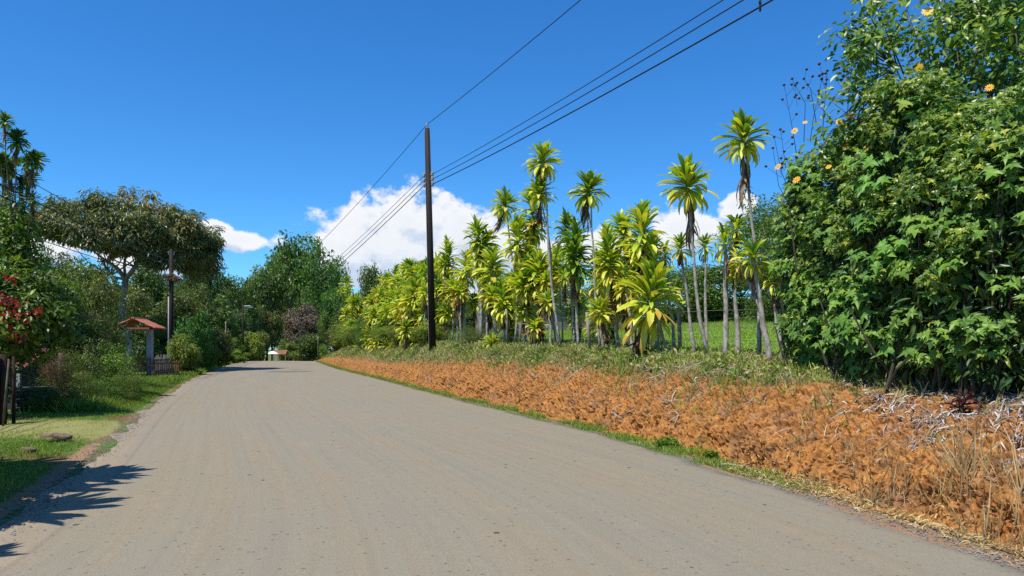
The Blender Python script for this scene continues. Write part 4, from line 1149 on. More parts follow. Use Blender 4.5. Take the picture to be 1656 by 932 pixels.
# ---------------------------------------------------------------- tiled gate
def gate():
    y = 40.0; px0, px1 = 206, 244
    a = at(px0, 0, y); b = at(px1, 0, y); l = ((a.x + b.x) / 2, y, gz1((a.x + b.x) / 2, y) - .05)
    root = empty('tiled_gateway', l, 'gateway of two grey posts under a small red tiled roof', 'gateway')
    s = y / F
    dirv = norm(np.array([-.20, 1.0])); ang = math.atan2(dirv[1], dirv[0])
    # the gateway stands along the road: posts one behind the other along the verge
    w = .95; h = 2.75
    for k in (-1, 1):
        p = (k * .34, k * .50, h / 2)
        box_obj('post', [((p[0], p[1], h / 2), (.27, .27, h), 0)], GREYP, root, bevel=.01)
        box_obj('post_base', [((p[0], p[1], .12), (.33, .33, .30), 0)], CONC, root, bevel=.01)
    # roof: gable with ridge running roughly away from the viewer
    V, Fc = [], []
    rot = R(8); hw, L, rz, ez = 1.08, .95, h + .48, h - .02
    n = 22
    for sgn in (-1, 1):
        rows = []
        for i in range(7):
            t = i / 6
            row = []
            for j in range(n * 4 + 1):
                yy = -L + 2 * L * j / (n * 4)
                bump = .045 * abs(math.sin(math.pi * j / 8)) + (.02 if i % 2 else 0)
                row.append((sgn * hw * t, yy, rz + (ez - rz) * t + bump))
            rows.append(row)
        base = len(V); nn = n * 4 + 1
        for r_ in rows: V += r_
        for i in range(6):
            for j in range(nn - 1):
                q = (base + i * nn + j, base + i * nn + j + 1, base + (i + 1) * nn + j + 1, base + (i + 1) * nn + j)
                Fc.append(q if sgn > 0 else q[::-1])
    me = mesh('tiled_roof', np.array(V), [np.array(Fc)]); o = link('tiled_roof', me, TILE, root, rot=(0, 0, rot))
    m = o.modifiers.new('solid', 'SOLIDIFY'); m.thickness = .05; m.offset = -1
    box_obj('ridge_tile', [((0, 0, rz + .06), (.22, 2 * L + .06, .10), 0)], TILE, o, bevel=.03)
    bs = []
    for yy in (-L + .06, L - .06): bs.append(((0, yy, h + .0), (2 * hw - .2, .07, .10), 0))
    for xx in (-.4, .4): bs.append(((xx, 0, h + .10), (.10, 2 * L - .1, .10), 0))
    box_obj('roof_frame', bs, WOODR, root)
    # wooden leaf of the gate, standing open
    bb = [((0, .05, .28 + .42 * k), (1.15, .05, .07), .62) for k in range(3)]
    for k in range(8): bb.append(((-.52 * math.cos(.62) + k * .148 * math.cos(.62), .05 - .52 * math.sin(.62) + k * .148 * math.sin(.62), .66), (.05, .035, 1.15), .62))
    box_obj('gate_leaf', bb, WOODR, root)


gate()


def picket_fence(label, pts, h, n, m, rail=2, seed=0, grp=None, name='picket_fence'):
    rng = random.Random(seed); a, b = np.array(pts[0]), np.array(pts[1])
    l = (a[0], a[1], gz1(a[0], a[1])); root = empty(name, l, label, 'fence', grp)
    d = b - a; L = np.hypot(*d); ang = math.atan2(d[1], d[0]); bs, rl = [], []
    for i in range(n):
        p = a + d * (i + .5) / n; hh = h * rng.uniform(.85, 1.12)
        bs.append(((p[0] - l[0], p[1] - l[1], gz1(*p) - l[2] + hh / 2 - .03), (.045, .04, hh), ang + rng.gauss(0, .15)))
    c = (a + b) / 2
    for k in range(rail): rl.append(((c[0] - l[0], c[1] - l[1] - .045, gz1(*c) - l[2] + h * (.3 + .5 * k)), (L, .04, .07), ang))
    box_obj('pickets', bs, m, root); box_obj('rail', rl, m, root)


picket_fence('low reddish picket fence running on from the gateway', ((-19.3, 39.8), (-19.1, 42.6)), 1.0, 15, WOODR, seed=2)
a = at(250, 0, 41.5); b = at(286, 0, 47.5)
picket_fence('weathered stake fence between the gateway and the roadside pole', ((a.x, a.y), (b.x, b.y)), 1.25, 24, WOODG, seed=3)

# ---------------------------------------------------------------- old posts, block wall and red-roofed shed
def wood_post(label, px, y, h, r, m, lean=(0, 0), grp=None, name='fence_post', top=None):
    l = place(px, y)
    rr = random.Random(int(px * 7)); p = np.array([[0, 0, -.1], [lean[0] * .5 + rr.gauss(0, .01), lean[1] * .5, h * .5], [lean[0], lean[1], h]])
    o = tube_obj(name, [(p, [r * 1.08, r, r * .86])], m, None, 8, l); return tag(o, label, 'post', grp)


wood_post('thick dark gnarled post under the red-flowering shrub', 4, 15.8, 1.5, .075, BARK_SHADED, (.02, 0))
wood_post('slim pale pole leaning against the dark gnarled post', 4, 15.3, 1.4, .022, BARK, (.10, .05))
wood_post('thin upright post right of the dark gnarled post', 22, 16.1, 1.45, .035, BARK_SHADED)
wood_post('weathered post at the corner of the dry brown hedge', 96, 20.2, 1.5, .055, BARK, (.03, 0))
for k, px in enumerate((-12, -34)): wood_post(('old dark board post beside the gnarled post', 'old dark post at the very edge of the view')[k], px, 15.6, 1.6, .09, BARK_SHADED)
# low block wall
tree('shrub', 'unseen dense shrub added beside the viewer to shade the old gate posts', (-13.0, 13.3, 0), 4.6, 3.2, MID, BARK, 'bush', None, 2, 'shrub', leafk=.3, dens=1.5)  # out-of-view shrub, added to cast shade on the old posts
a, b = at(20, 0, 18.6), at(78, 0, 19.4)
zz = gz1(a.x, a.y) - .1; c = ((a.x + b.x) / 2, (a.y + b.y) / 2); L = math.hypot(b.x - a.x, b.y - a.y); ang = math.atan2(b.y - a.y, b.x - a.x)
root = empty('block_wall', (c[0], c[1], zz), 'low dark block wall beneath the red-roofed shed', 'wall')
bl = []
for r_ in range(3):
    for k in range(4): bl.append((((k - 1.5 + (.25 if r_ % 2 else -.0)) * L / 4 * math.cos(ang), (k - 1.5 + (.25 if r_ % 2 else 0)) * L / 4 * math.sin(ang), .12 + r_ * .215), (L / 4 - .015, .16, .20), ang))
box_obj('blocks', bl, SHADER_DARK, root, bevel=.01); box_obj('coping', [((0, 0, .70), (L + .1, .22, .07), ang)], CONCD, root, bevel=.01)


def shed():
    y = 20.2; l = place(24, y); root = empty('shed', l, 'small shed with a faded red metal roof behind the old posts', 'shed')
    w, d = 1.15, 1.3
    box_obj('wall', [((0, 0, .55), (w - .3, d - .4, 1.1), .15)], SHADER_DARK, root)  # dark colour stands in for the shaded recess below the roof
    V = []; Fq = []; n = 40
    for i in range(n + 1):
        x = -w / 2 + w * i / n; bz = .035 * math.sin(i * math.pi / 2.0)
        V += [(x, -d / 2, 1.16 + bz), (x, d / 2, 1.62 + bz)]
    for i in range(n): Fq.append((2 * i, 2 * i + 2, 2 * i + 3, 2 * i + 1))
    o = link('metal_roof', mesh('metal_roof', np.array(V), [np.array(Fq)]), REDROOF, root, rot=(0, 0, .15)); m = o.modifiers.new('s', 'SOLIDIFY'); m.thickness = .02
    box_obj('fascia', [((0, -d / 2 - .02, 1.12), (w, .03, .14), .15)], PVC, root)
    for k in (-1, 1): box_obj('post', [((k * (w / 2 - .1), -d / 2 + .1, .48), (.09, .09, .96), .15)], PVC, root)


shed()

# broken slab lying in the near verge
def slab():
    l = place(92, 12.6); rng = np.random.default_rng(2)
    n = 15; a = np.arange(n) * 2 * math.pi / n; r = .30 * (1 + .18 * rng.normal(size=n))
    V = []
    for z, k in ((0.0, 1.0), (.07, 1.05), (.095, .82)):
        V += [(1.45 * r[i] * k * math.cos(a[i]), .8 * r[i] * k * math.sin(a[i]), z + .015 * rng.normal() + .03 * math.sin(a[i])) for i in range(n)]
    V.append((0, 0, .085)); Fq = []
    for t in range(2):
        for i in range(n): Fq.append((t * n + i, t * n + (i + 1) % n, (t + 1) * n + (i + 1) % n, (t + 1) * n + i))
    T = [(2 * n + i, 2 * n + (i + 1) % n, 3 * n) for i in range(n)]
    o = link('flat_rock', mesh('flat_rock', np.array(V), [np.array(Fq), np.array(T)], smooth=True), STONE, None, (l[0], l[1], l[2] + .06), (R(-9), R(6), .3), (.5, .75, .7))
    tag(o, 'flat brown rock sunk in the near grass verge', 'rock')


slab()
l = place(49, 11.3)
o = link('clay_clod', bpy.data.objects['flat_rock'].data, None, None, (l[0], l[1], l[2] + .02), (0, 0, 2.0), (.26, .35, .5)); tag(o, 'small reddish clod in the grass nearer than the flat rock', 'clod')
# ---------------------------------------------------------------- big flowering shrubs
def whorl(rng, c, n, size, out, P, N, D, S):
    for i in range(n):
        az = i * 2.4 + rng.random() * .5; t = (i + .5) / n
        el = .75 - 1.35 * t
        d = np.array([math.cos(az) * math.cos(el), math.sin(az) * math.cos(el), math.sin(el) - .25])
        nn = np.array([-.1, -.15, .75]) + .75 * out + .4 * np.array([math.cos(az), math.sin(az), 0]) * (.4 + t) + .32 * rng.normal(size=3)
        P.append(c + d * size * .12 + np.array([0, 0, -.06 * t]) + out * .05); N.append(nn); D.append(d + out * .25); S.append(size * rng.uniform(.65, 1.1) * (.6 + .6 * math.sin(math.pi * min(1, t + .2))))


def flower_mesh():
    V, Fq, rn = [(0, 0, 0)], [], []
    n = 12
    for i in range(n):
        a = i * 2 * math.pi / n; c, s = math.cos(a), math.sin(a); o = len(V)
        pts = [(.14, -.05), (.14, .05), (.5, .13), (.9, .09), (1.05, 0), (.9, -.09), (.5, -.13)]
        V += [(c * x - s * y, s * x + c * y, .16 * x - .20 * x * x + .04 * (i % 2)) for x, y in pts]
        Fq.append([o, o + 1, o + 2, o + 6]); Fq.append([o + 2, o + 3, o + 5, o + 6]); rn += [.3, .8]
    me = mesh('flower', np.array(V), [np.array(Fq)], {'rnd': rn}); return me


FLM = flower_mesh(); FLM.materials.append(YFLOW)
V, f = tubes([(np.array([[0, 0, -.018], [0, 0, 0], [0, 0, .022]]), [.006, .028, .018])], 6)
SHM = mesh('seed_head', V, f, smooth=True); SHM.materials.append(SEED)
V, f = tubes([(np.array([[0, 0, -.12], [0, 0, 0], [0, 0, .10], [0, 0, .16]]), [.08, .17, .20, .06])], 8)
FLC = mesh('flower_centre', V, f, smooth=True); FLC.materials.append(plain('flower_disc', (.45, .20, .01), (.65, .33, .02), 40, .9))


def lobed_shrub(label, base, h, rx, ry, seed, nwh, flowers=(), seeds=(), size=.215, lean=(0, 0), fill=2600, facing=(-.45, -.9)):
    rng = np.random.default_rng(seed); root = empty('flowering_shrub', base, label, 'shrub')
    fac = np.array([*facing, 0.0]); fac /= np.linalg.norm(fac)
    P, N, D, S, ends = [], [], [], [], []
    for k in range(int(nwh * .62)):
        z = h * (.10 + .90 * rng.random() ** 1.5)
        prof = math.sin(math.pi * min(1, .28 + .62 * z / h)) ** .7 * (.35 + .65 * min(1, z / .6))
        a = rng.normal() * .9 + math.atan2(fac[1], fac[0]) if rng.random() < .72 else rng.random() * 6.283
        rr = rng.uniform(.7, 1.08) * prof
        c = np.array([math.cos(a) * rx * rr + lean[0] * z / h, math.sin(a) * ry * rr + lean[1] * z / h, z])
        out = np.array([math.cos(a), math.sin(a), .2])
        whorl(rng, c, rng.integers(8, 15), size * .92 * rng.uniform(.75, 1.2), out, P, N, D, S); ends.append(c)
    n1 = len(P); rnd = list(.3 + .65 * rng.random(n1)); 
    link('foliage', leaves('foliage', T_LOB, np.array(P), np.array(N), np.array(D), np.array(S), np.array(rnd)), TITH, root)
    # inner leaves
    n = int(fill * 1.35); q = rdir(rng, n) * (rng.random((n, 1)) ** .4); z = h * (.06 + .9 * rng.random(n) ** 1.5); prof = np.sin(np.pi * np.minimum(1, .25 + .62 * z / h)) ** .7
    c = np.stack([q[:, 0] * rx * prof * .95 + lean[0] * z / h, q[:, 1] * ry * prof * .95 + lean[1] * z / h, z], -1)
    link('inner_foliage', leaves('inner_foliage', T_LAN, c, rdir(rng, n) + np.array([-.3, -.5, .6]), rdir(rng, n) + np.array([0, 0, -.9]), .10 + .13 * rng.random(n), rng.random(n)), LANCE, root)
    n = int(fill * .85); idx = rng.integers(0, 44, n); cc = rng.random((60, 3)); cc = cc[:60]; zc = h * (.40 + .62 * cc[:, 0]); pc = np.sin(np.pi * np.minimum(1, .28 + .62 * np.minimum(zc / h, 1))) ** .7
    ac = cc[:, 1] * 6.283; C6 = np.stack([np.cos(ac) * rx * pc * .95 + lean[0] * zc / h, np.sin(ac) * ry * pc * .95 + lean[1] * zc / h, zc], -1); o6 = rdir(rng, n)
    link('upper_foliage', leaves('upper_foliage', T_LOB, C6[idx] + o6 * np.array([.22, .22, .17]) * rng.random((n, 1)) ** .5, norm(o6 * .4 + np.array([-.5, -.5, .7]) + .5 * rng.normal(size=(n, 3))), norm(o6 + .5 * rng.normal(size=(n, 3)) + [0, 0, -.4]), .07 + .07 * rng.random(n), np.clip(.2 + .75 * rng.random(n), 0, 1)), CITR, root)
    paths = []
    for e in ends[:70]:
        b = np.array([rng.normal() * rx * .35, rng.normal() * ry * .3, -.1]); mid = b * .45 + e * .5; mid[2] = e[2] * .62
        paths.append((np.array([b, b * .5 + mid * .5 + rng.normal(size=3) * .05, mid, e]), [.020, .016, .011, .005]))
    for k in range(16):
        b = np.array([rng.uniform(-1, 1) * rx * .8, rng.uniform(-.2, .8) * ry * .7, -.1]); e = np.array([b[0] + rng.normal() * .25, b[1] + rng.normal() * .2, h * rng.uniform(.3, .7)])
        paths.append((np.array([b, (b + e) / 2 + rng.normal(size=3) * .05, e]), [.022, .018, .01]))
    tube_obj('stem', paths, STEMD, root, 5)
    for (px, py, dy, sz) in flowers:  # flower heads turned to the light
        p = at(px, py, base[1] + dy) - Vector(base)
        d = Vector((-.5 + rng.normal() * .3, -.7, .55 + rng.normal() * .25)).normalized()
        o = link('flower', FLM, None, root, p, d.to_track_quat('Z', 'Y').to_euler(), sz); link('flower_centre', FLC, None, o, scale=1.0)
    if seeds:
        pp, blobs = [], []
        for (px, py, bx, by, dy) in seeds:
            e = np.array(at(px, py, base[1] + dy) - Vector(base)); b = np.array(at(bx, by, base[1] + dy + .2) - Vector(base))
            mid = (e + b) / 2 + rng.normal(size=3) * .08
            pp.append((np.array([b, mid, e]), [.007, .005, .003]))
            for _ in range(4):
                t = rng.uniform(.45, 1.0); s0 = b * (1 - t) + e * t; tip = s0 + np.array([rng.normal() * .12, rng.normal() * .08, rng.uniform(.08, .24)])
                pp.append((np.array([s0, tip]), [.003, .0025])); blobs.append(tip)
            blobs.append(e)
        tube_obj('dry_stem', pp, SEED, root, 4)
        for b in blobs: link('seed_head', SHM, None, root, tuple(b))
    return root


def bline(px, u=2.95, dy=0):
    y = on_u(px, u); return place(px, y + dy)


lobed_shrub('slim lobed-leaf shrub topped with dark seed heads, nearest the dracaenas', bline(1312, 3.3), 3.5, .52, .6, 21, 80,
            [(1288, 291, -.5, 0.078), (1258, 270, -.5, 0.066), (1340, 272, -.6, 0.055), (1302, 198, -.3, 0.047), (1285, 212, -.4, 0.066)],
            [(1268, 138, 1290, 260, .2), (1281, 128, 1300, 230, .3), (1262, 210, 1290, 300, 0), (1252, 222, 1280, 320, 0), (1300, 128, 1320, 200, .2), (1338, 115, 1330, 220, .1), (1250, 240, 1275, 330, -.1), (1325, 148, 1310, 230, 0)], fill=2200, lean=(-.05, 0))
lobed_shrub('middle lobed-leaf shrub with orange-yellow flowers at its crown', bline(1390, 3.2), 3.75, .78, .85, 22, 120,
            [(1378, 186, -.5, 0.078), (1358, 198, -.5, 0.062), (1403, 238, -.6, 0.070), (1367, 237, -.5, 0.055), (1340, 270, -.6, 0.051), (1390, 260, -.9, .06), (1420, 300, -.95, .055)],
            [(1364, 75, 1380, 170, 0), (1395, 78, 1400, 150, .1), (1378, 92, 1370, 190, 0), (1405, 108, 1395, 180, 0), (1330, 120, 1350, 200, 0), (1360, 130, 1375, 200, -.1)], fill=3600)
lobed_shrub('leafy lobed shrub beside the middle one, leaning over the bank', bline(1470, 2.95), 4.1, .9, .9, 23, 130, [(1523, 152, -.5, 0.078), (1487, 110, -.4, 0.062)], fill=3800)
lobed_shrub('lobed-leaf shrub with yellowing lower leaves towards the edge of the view', bline(1560, 2.9), 3.4, .85, .85, 24, 120, [(1600, 142, -.5, 0.055)], fill=3600)
lobed_shrub('last lobed-leaf shrub, cut by the edge of the view', bline(1650, 2.9), 3.3, .85, .8, 25, 105, fill=3000)
lobed_shrub('low spreading lobed-leaf shrub hanging over the litter-strewn bank', bline(1425, 2.75), 1.65, .75, .55, 26, 60, fill=1200, size=.25)
lobed_shrub('lowest lobed-leaf shrub near the pale dracaena stems', bline(1335, 3.0), 1.8, .6, .55, 27, 45, fill=1200, size=.25)

# dark thicket behind
for (px, tp, w, y, m, sd, lab) in [(1450, 330, 280, 13.6, LANCE, 0, 'dense narrow-leaved thicket behind the flowering shrubs'), (1590, 290, 340, 12.6, LANCE, 1, 'tall narrow-leaved thicket behind the last flowering shrubs'),
                                  (1330, 330, 170, 14.6, LANCE, 2, 'narrow-leaved bush behind the slim flowering shrub'), (1500, 330, 380, 11.8, LANCE, 2, 'low narrow-leaved thicket between the flowering shrubs')]:
    tree_px('shrub', lab, px, tp, w, y, m, BARK, 'lance' if False else 'bush', None, sd, cat='shrub', leafk=.26, dens=3.4, depth=2.4)


# tall elliptic-leaved tree above them
def tall_tree():
    base = bline(1560, 4.0, .8); y = base[1]; rng = np.random.default_rng(31)
    root = empty('tall_leafy_tree', base, 'tall yellow-green leafy tree overtopping the flowering shrubs', 'tree')
    C = []
    for k in range(340):
        px = 1385 + 330 * rng.random(); lo = np.interp(px, [1385, 1420, 1500, 1600, 1700], [150, 190, 230, 300, 330])
        hi = np.interp(px, [1385, 1410, 1440, 1700], [70, -20, -110, -240])
        py = hi + (lo - hi) * rng.random() ** .9
        d = rng.uniform(-1.0, 1.2) + .2
        if px < 1500 and (rng.random() < .5 or (150 < py < 240 and rng.random() < .6)): continue
        C.append(np.array(at(px, py, y + d) - Vector(base)))
    for k in range(90):
        px = rng.uniform(1540, 1690); C.append(np.array(at(px, rng.uniform(-20, 260), y + rng.uniform(-.9, .9)) - Vector(base)))
    for (px, py) in [(1368, 50), (1352, 58), (1395, 62), (1410, 30), (1400, 12), (1430, 5), (1378, 38), (1425, 60), (1345, 165), (1360, 140), (1385, 110), (1350, 200), (1330, 215), (1372, 90), (1395, 150), (1405, 185), (1380, 215), (1340, 240), (1318, 250), (1360, 250)]:
        C.append(np.array(at(px, py, y - .3) - Vector(base)))
    C = np.array(C); n = len(C)
    idx = np.repeat(np.arange(n), 26); m = len(idx); o = rdir(rng, m)
    P = C[idx] + o * .22 * rng.random((m, 1)) ** .5
    cr = rng.random(n); topn = ss(1.0, 5.5, C[:, 2])
    me = leaves('crown', T_ELL, P, norm(o * .4 + np.array([-.45, -.55, .75]) + .45 * rng.normal(size=(m, 3))), norm(o + .5 * rng.normal(size=(m, 3)) + [0, 0, -.3]), .085 + .085 * rng.random(m), np.clip(.45 * rng.random(m) + .45 * cr[idx] + .1 * topn[idx], 0, 1))
    link('crown', me, CITR, root)
    paths = []
    hub = np.array([.1, 0, 2.6])
    paths.append((np.array([[0, 0, -.1], [.05, 0, 1.2], hub]), [.07, .06, .05]))
    for k in rng.permutation(n)[:60]:
        e = C[k]; mid = (hub + e) / 2 + rng.normal(size=3) * .15; paths.append((np.array([hub, hub * .6 + mid * .4, mid, e]), [.03, .024, .014, .004]))
    for e in C[-20:]: paths.append((np.array([C[30] * 0 + np.array(at(1450, 110, y) - Vector(base)), e * .6 + .4 * np.array(at(1450, 110, y) - Vector(base)), e]), [.012, .008, .003]))
    tube_obj('trunk', paths, BARK, root, 6)
    for (px, py) in ((1518, 152), (1500, 18)):
        o = link('flower', FLM, None, root, at(px, py, y - .9) - Vector(base), Vector((-.5, -.8, .4)).to_track_quat('Z', 'Y').to_euler(), .09); link('flower_centre', FLC, None, o)


tall_tree()

# small maroon-leaved seedling on the litter
b = on_u(1548, 2.0); l = place(1548, b)
P_, _, _ = bank_pos(np.array([2.0]), np.array([b]))
stalky('seedling', 'small maroon-leaved seedling growing among the pale leaf litter', (float(P_[0, 0]), float(P_[0, 1]), float(P_[0, 2])), 4, .32, REDP, T_LAN, .17, 8, spread=.06, per=8)

# bright weed clump at the foot of the bank
for (px, py, lab, sc) in ((1078, 741, 'bright green leafy weed clump at the foot of the clay bank', 1.0), (1150, 728, 'thin weed clump just beyond the bright one at the bank foot', .6)):
    yy = on_u(px, .36); x = (px - CX) / F * yy; rng = np.random.default_rng(px)
    n = int(420 * sc); q = rdir(rng, n) * np.array([.20, .16, .10]) * sc * rng.random((n, 1)) ** .4
    me = leaves('weed_clump', T_ELL, q + [0, 0, .09], rdir(rng, n) * .5 + np.array([0, 0, 1.]), rdir(rng, n), .045 + .035 * rng.random(n), .6 + .4 * rng.random(n))
    tag(link('weed_clump', me, BRIGHT if sc == 1 else MID, None, (x, yy, gz1(x, yy))), lab, 'weed')

# bare roots and sticks on the bank
rng = np.random.default_rng(41)
RT = [(985, 600, 1.0), (1045, 625, 1), (1040, 600, .9), (1120, 612, 1), (1125, 622, .7), (920, 600, 1), (905, 605, .8), (1075, 590, .9), (1062, 655, .8), (1085, 708, .6), (970, 690, .7), (1000, 695, .7), (930, 660, .7), (885, 640, .8),
      (860, 610, .8), (800, 610, .9), (775, 600, .8), (745, 598, .8), (690, 590, .8), (650, 590, .8), (1200, 610, .9), (1185, 625, .7), (1010, 610, .8), (955, 615, .8), (940, 640, .7), (1030, 640, .8), (1095, 640, .7), (870, 655, .6), (840, 590, .9),
      (1150, 600, .8), (1240, 600, .7), (720, 610, .7), (820, 625, .7), (610, 585, .8), (575, 582, .7), (1105, 600, 1), (1070, 610, .9), (1000, 590, .8), (960, 595, .9), (890, 595, .8)]
for k, (px, py, s) in enumerate(RT):
    u = 2.5 if py < 606 else (2.1 if py < 630 else (1.5 if py < 665 else .95)); u += rng.uniform(-.3, .3)
    y0 = on_u(px, u); n = 7; t = np.linspace(0, 1, n); ln = s * rng.uniform(.35, .95) * (1 + y0 * .012)
    a = rng.uniform(-1.0, .6); du = -np.cos(a) * ln * .6 * t + rng.normal() * .12 * np.sin(t * 5 + rng.random() * 3); dy = np.sin(a) * ln * t + rng.normal() * .12 * np.sin(t * 6 + rng.random() * 3)
    P, _, nn = bank_pos(np.clip(u + du, .7, 3.2), y0 + dy)
    lift = .015 + .10 * np.sin(np.clip(t * math.pi * rng.uniform(.7, 1.1), 0, 3)) * rng.random()
    P = P + nn * (lift[:, None] if hasattr(lift, '__len__') else lift)
    paths = [(P - P[0], np.linspace(.012, .004, n) * rng.uniform(.7, 1.2) * (1 + y0 * .01))]
    if rng.random() < .5: paths.append((np.array([P[3] - P[0], P[4] - P[0] + nn[4] * .08 + rng.normal(size=3) * .05, P[5] - P[0] + nn[5] * .12 + rng.normal(size=3) * .1]), [.010, .008, .004]))
    o = tube_obj('dry_root', paths, ROOT, None, 5, tuple(P[0])); tag(o, 'bleached bare root hanging down the upper clay bank', 'root', 'bare roots on the clay bank')
for k, (px, py, px2, py2, r, lab) in enumerate([(1590, 712, 1618, 658, .014, 'straight pale stick leaning in the leaf litter beside the seedling'), (1610, 850, 1650, 800, .02, 'dark crooked stick at the foot of the near bank, by the edge of the view'),
                                                (1155, 754, 1190, 762, .014, 'pale broken stick lying at the bank foot beyond the dry grass'), (1192, 768, 1216, 757, .010, 'darker short stick next to the pale broken one'),
                                                (1000, 580, 1020, 566, .018, 'brown stick propped against a stem at the lawn edge')]):
    def bp_(px_, py_):
        us = np.linspace(.1, 3.2, 200); ys_ = np.array([on_u(px_, q) for q in us]); P, _, _ = bank_pos(us, ys_)
        sc = HY - (P[:, 2] - EYE) / P[:, 1] * F; return P[np.argmin(abs(sc - py_))]
    A, B = bp_(px, py), bp_(px2, py2); mid = (A + B) / 2 + np.array([0, -.02, .05]) + rng.normal(size=3) * .02
    o = tube_obj('stick', [(np.array([A * 0, mid - A, B - A + [0, 0, .06]]) + [0, 0, .02], [r, r * .9, r * .6])], BARK if 'dark' in lab else ROOT, None, 6, tuple(A)); tag(o, lab, 'stick')

# ---------------------------------------------------------------- fence posts and block wall behind the dracaenas
FP = [(820, 500, 2.9), (840, 512, 3.2), (955, 505, 3.0), (1019, 520, 3.1), (1100, 470, 3.2)]
for (px, tp, u) in FP:
    y = on_u(px, u); z = EYE + (HY - tp) / F * y; l = place(px, y)
    wood_post('pale cut stake in the living fence at the lawn edge', px, y, z - l[2], .045, WOODG, (rng.normal() * .04, 0), 'pale stakes in the living fence')
pts = []
for k in range(3):
    yy = np.linspace(12.5, 34, 40); xx = XR(yy) + 3.05
    pts.append((np.stack([xx, yy, gz(xx, yy) + .35 + .32 * k], -1), .0035))
root = empty('wire_fence', tuple(pts[0][0][0]), 'thin three-strand wire running along the dracaena stems', 'fence')
for p, r in pts: tube_obj('wire', [(p - pts[0][0][0], r)], METAL, root, 4)


def long_wall():
    y0, y1 = 43.0, 50.0; a, b = at(770, 0, 43.5), at(1022, 0, 47.5)
    c = np.array([(a.x + b.x) / 2, (a.y + b.y) / 2]); L = math.hypot(b.x - a.x, b.y - a.y); ang = math.atan2(b.y - a.y, b.x - a.x)
    z = gz1(*c) - .3; root = empty('garden_wall', (c[0], c[1], z), 'stained concrete wall with dark capping at the far side of the lawn', 'wall')
    box_obj('wall_panel', [((0, 0, .85), (L, .18, 1.7), ang)], CONCD, root)
    box_obj('capping', [((0, 0, 1.73), (L + .1, .5, .09), ang)], SHADER_DARK, root)
    d = np.array([math.cos(ang), math.sin(ang)])
    for k in range(8):
        s = (k / 7 - .5) * (L - .3); box_obj('pier', [((d[0] * s + .1 * d[1], d[1] * s - .1 * d[0], .85), (.22, .22, 1.7), ang)], CONC, root)


long_wall()

# ---------------------------------------------------------------- poles and cables
def insulator(root, p, name='insulator', s=1.0):
    o = tube_obj(name, [(np.array([[0, 0, -.06], [0, 0, -.02], [0, 0, .03], [0, 0, .07]]) * s, np.array([.025, .05, .035, .05]) * s)], CONC, root, 8, p); return o


def pole(name, label, px, u_or_y, toppy, r, m, is_y=False, group=None, lean_px=0):
    y = u_or_y if is_y else on_u(px, u_or_y); l = place(px, y); top = at(px + lean_px, toppy, y) - Vector(l)
    root = empty(name, l, label, 'pole', group)
    tube_obj('shaft', [(np.array([[0, 0, -.3], [top.x * .5, 0, top.z * .5], [top.x, 0, top.z]]), [r, r * .85, r * .68])], m, root, 12)
    return root, Vector(l), top, y


r1, l1, t1, y1 = pole('utility_pole', 'tall dark tarred utility pole on the bank top before the cloud', 700, 2.0, 208, .17, DARKPOLE, lean_px=-9)
box_obj('top_bracket', [((t1.x, 0, t1.z - .12), (.10, .10, .5), 0)], METAL, r1)
insulator(r1, (t1.x, 0, t1.z + .12), s=1.4)
for k in range(3):
    zz = (HY - (283 + 8 * k)) / F * y1 + EYE - l1.z
    fx = t1.x * zz / t1.z
    tube_obj('bracket', [(np.array([[fx, 0, zz], [fx + .18, -.12, zz]]), [.02, .02])], METAL, r1, 6)
    insulator(r1, (fx + .20, -.13, zz), s=1.5); insulator(r1, (fx - .22, .1, zz - .02), s=1.5)
    tube_obj('bracket', [(np.array([[fx, 0, zz], [fx - .2, .1, zz]]), [.02, .02])], METAL, r1, 6)
tube_obj('earth_wire', [(np.array([[-.17, -.1, .2], [t1.x * .5 - .145, -.08, t1.z * .5], [t1.x - .12, -.06, t1.z - .2]]), .012)], METAL, r1, 4)

r2, l2, t2, y2 = pole('street_lamp', 'slim dark pole carrying the street lamp at the bend', 393, 104, 492, .15, DARKPOLE, True)
hz = (HY - 496) / F * y2 + EYE - l2.z; sx = y2 / F
tube_obj('lamp_arm', [(np.array([[0, 0, hz - .5], [4 * sx, 0, hz - .1], [9 * sx, -.2, hz + .02]]), .045)], METAL, r2, 8)
o = box_obj('lamp_head', [((13 * sx, -.25, hz), (.95, .36, .16), 0)], METAL, r2, bevel=.06); o.rotation_euler = (0, R(-3), 0)
box_obj('lamp_lens', [((13.6 * sx, -.25, hz - .10), (.6, .28, .07), 0)], GLASS, r2, bevel=.02)

r3, l3, t3, y3 = pole('utility_pole', 'dark roadside pole with a pale base right of the tiled gateway', 277, 50, 404, .17, DARKPOLE, True)
box_obj('base_collar', [((0, 0, .9), (.38, .38, 1.8), 0)], CONCD, r3, bevel=.03)
zz = (HY - 451) / F * y3 + EYE - l3.z
me, C = crown(np.random.default_rng(3), (.42, .3, .22), 10, .15, 60, T_LAN, .16, name='nest'); link('dry_epiphyte', me, DRYB, r3, (.15, -.2, zz))
box_obj('top_bracket', [((0, 0, t3.z - .3), (.4, .06, .07), .5)], METAL, r3)
for k in (-1, 1): insulator(r3, (k * .17 * math.cos(.5), k * .17 * math.sin(.5), t3.z - .2))
l = place(272.5, 49); o = tube_obj('thin_pipe', [(np.array([[0, 0, -.1], [0, 0, (HY - 480) / F * 49 + EYE - l[2]]]), .038)], PVC, None, 8, l); tag(o, 'thin pale pipe standing against the roadside pole', 'pipe')
r4, l4, t4, y4 = pole('utility_pole', 'thin grey post behind the clipped hedge', 365, 96, 520, .07, CONCD, True)
box_obj('top_bracket', [((0, 0, t4.z - .1), (.3, .06, .08), 0)], METAL, r4)
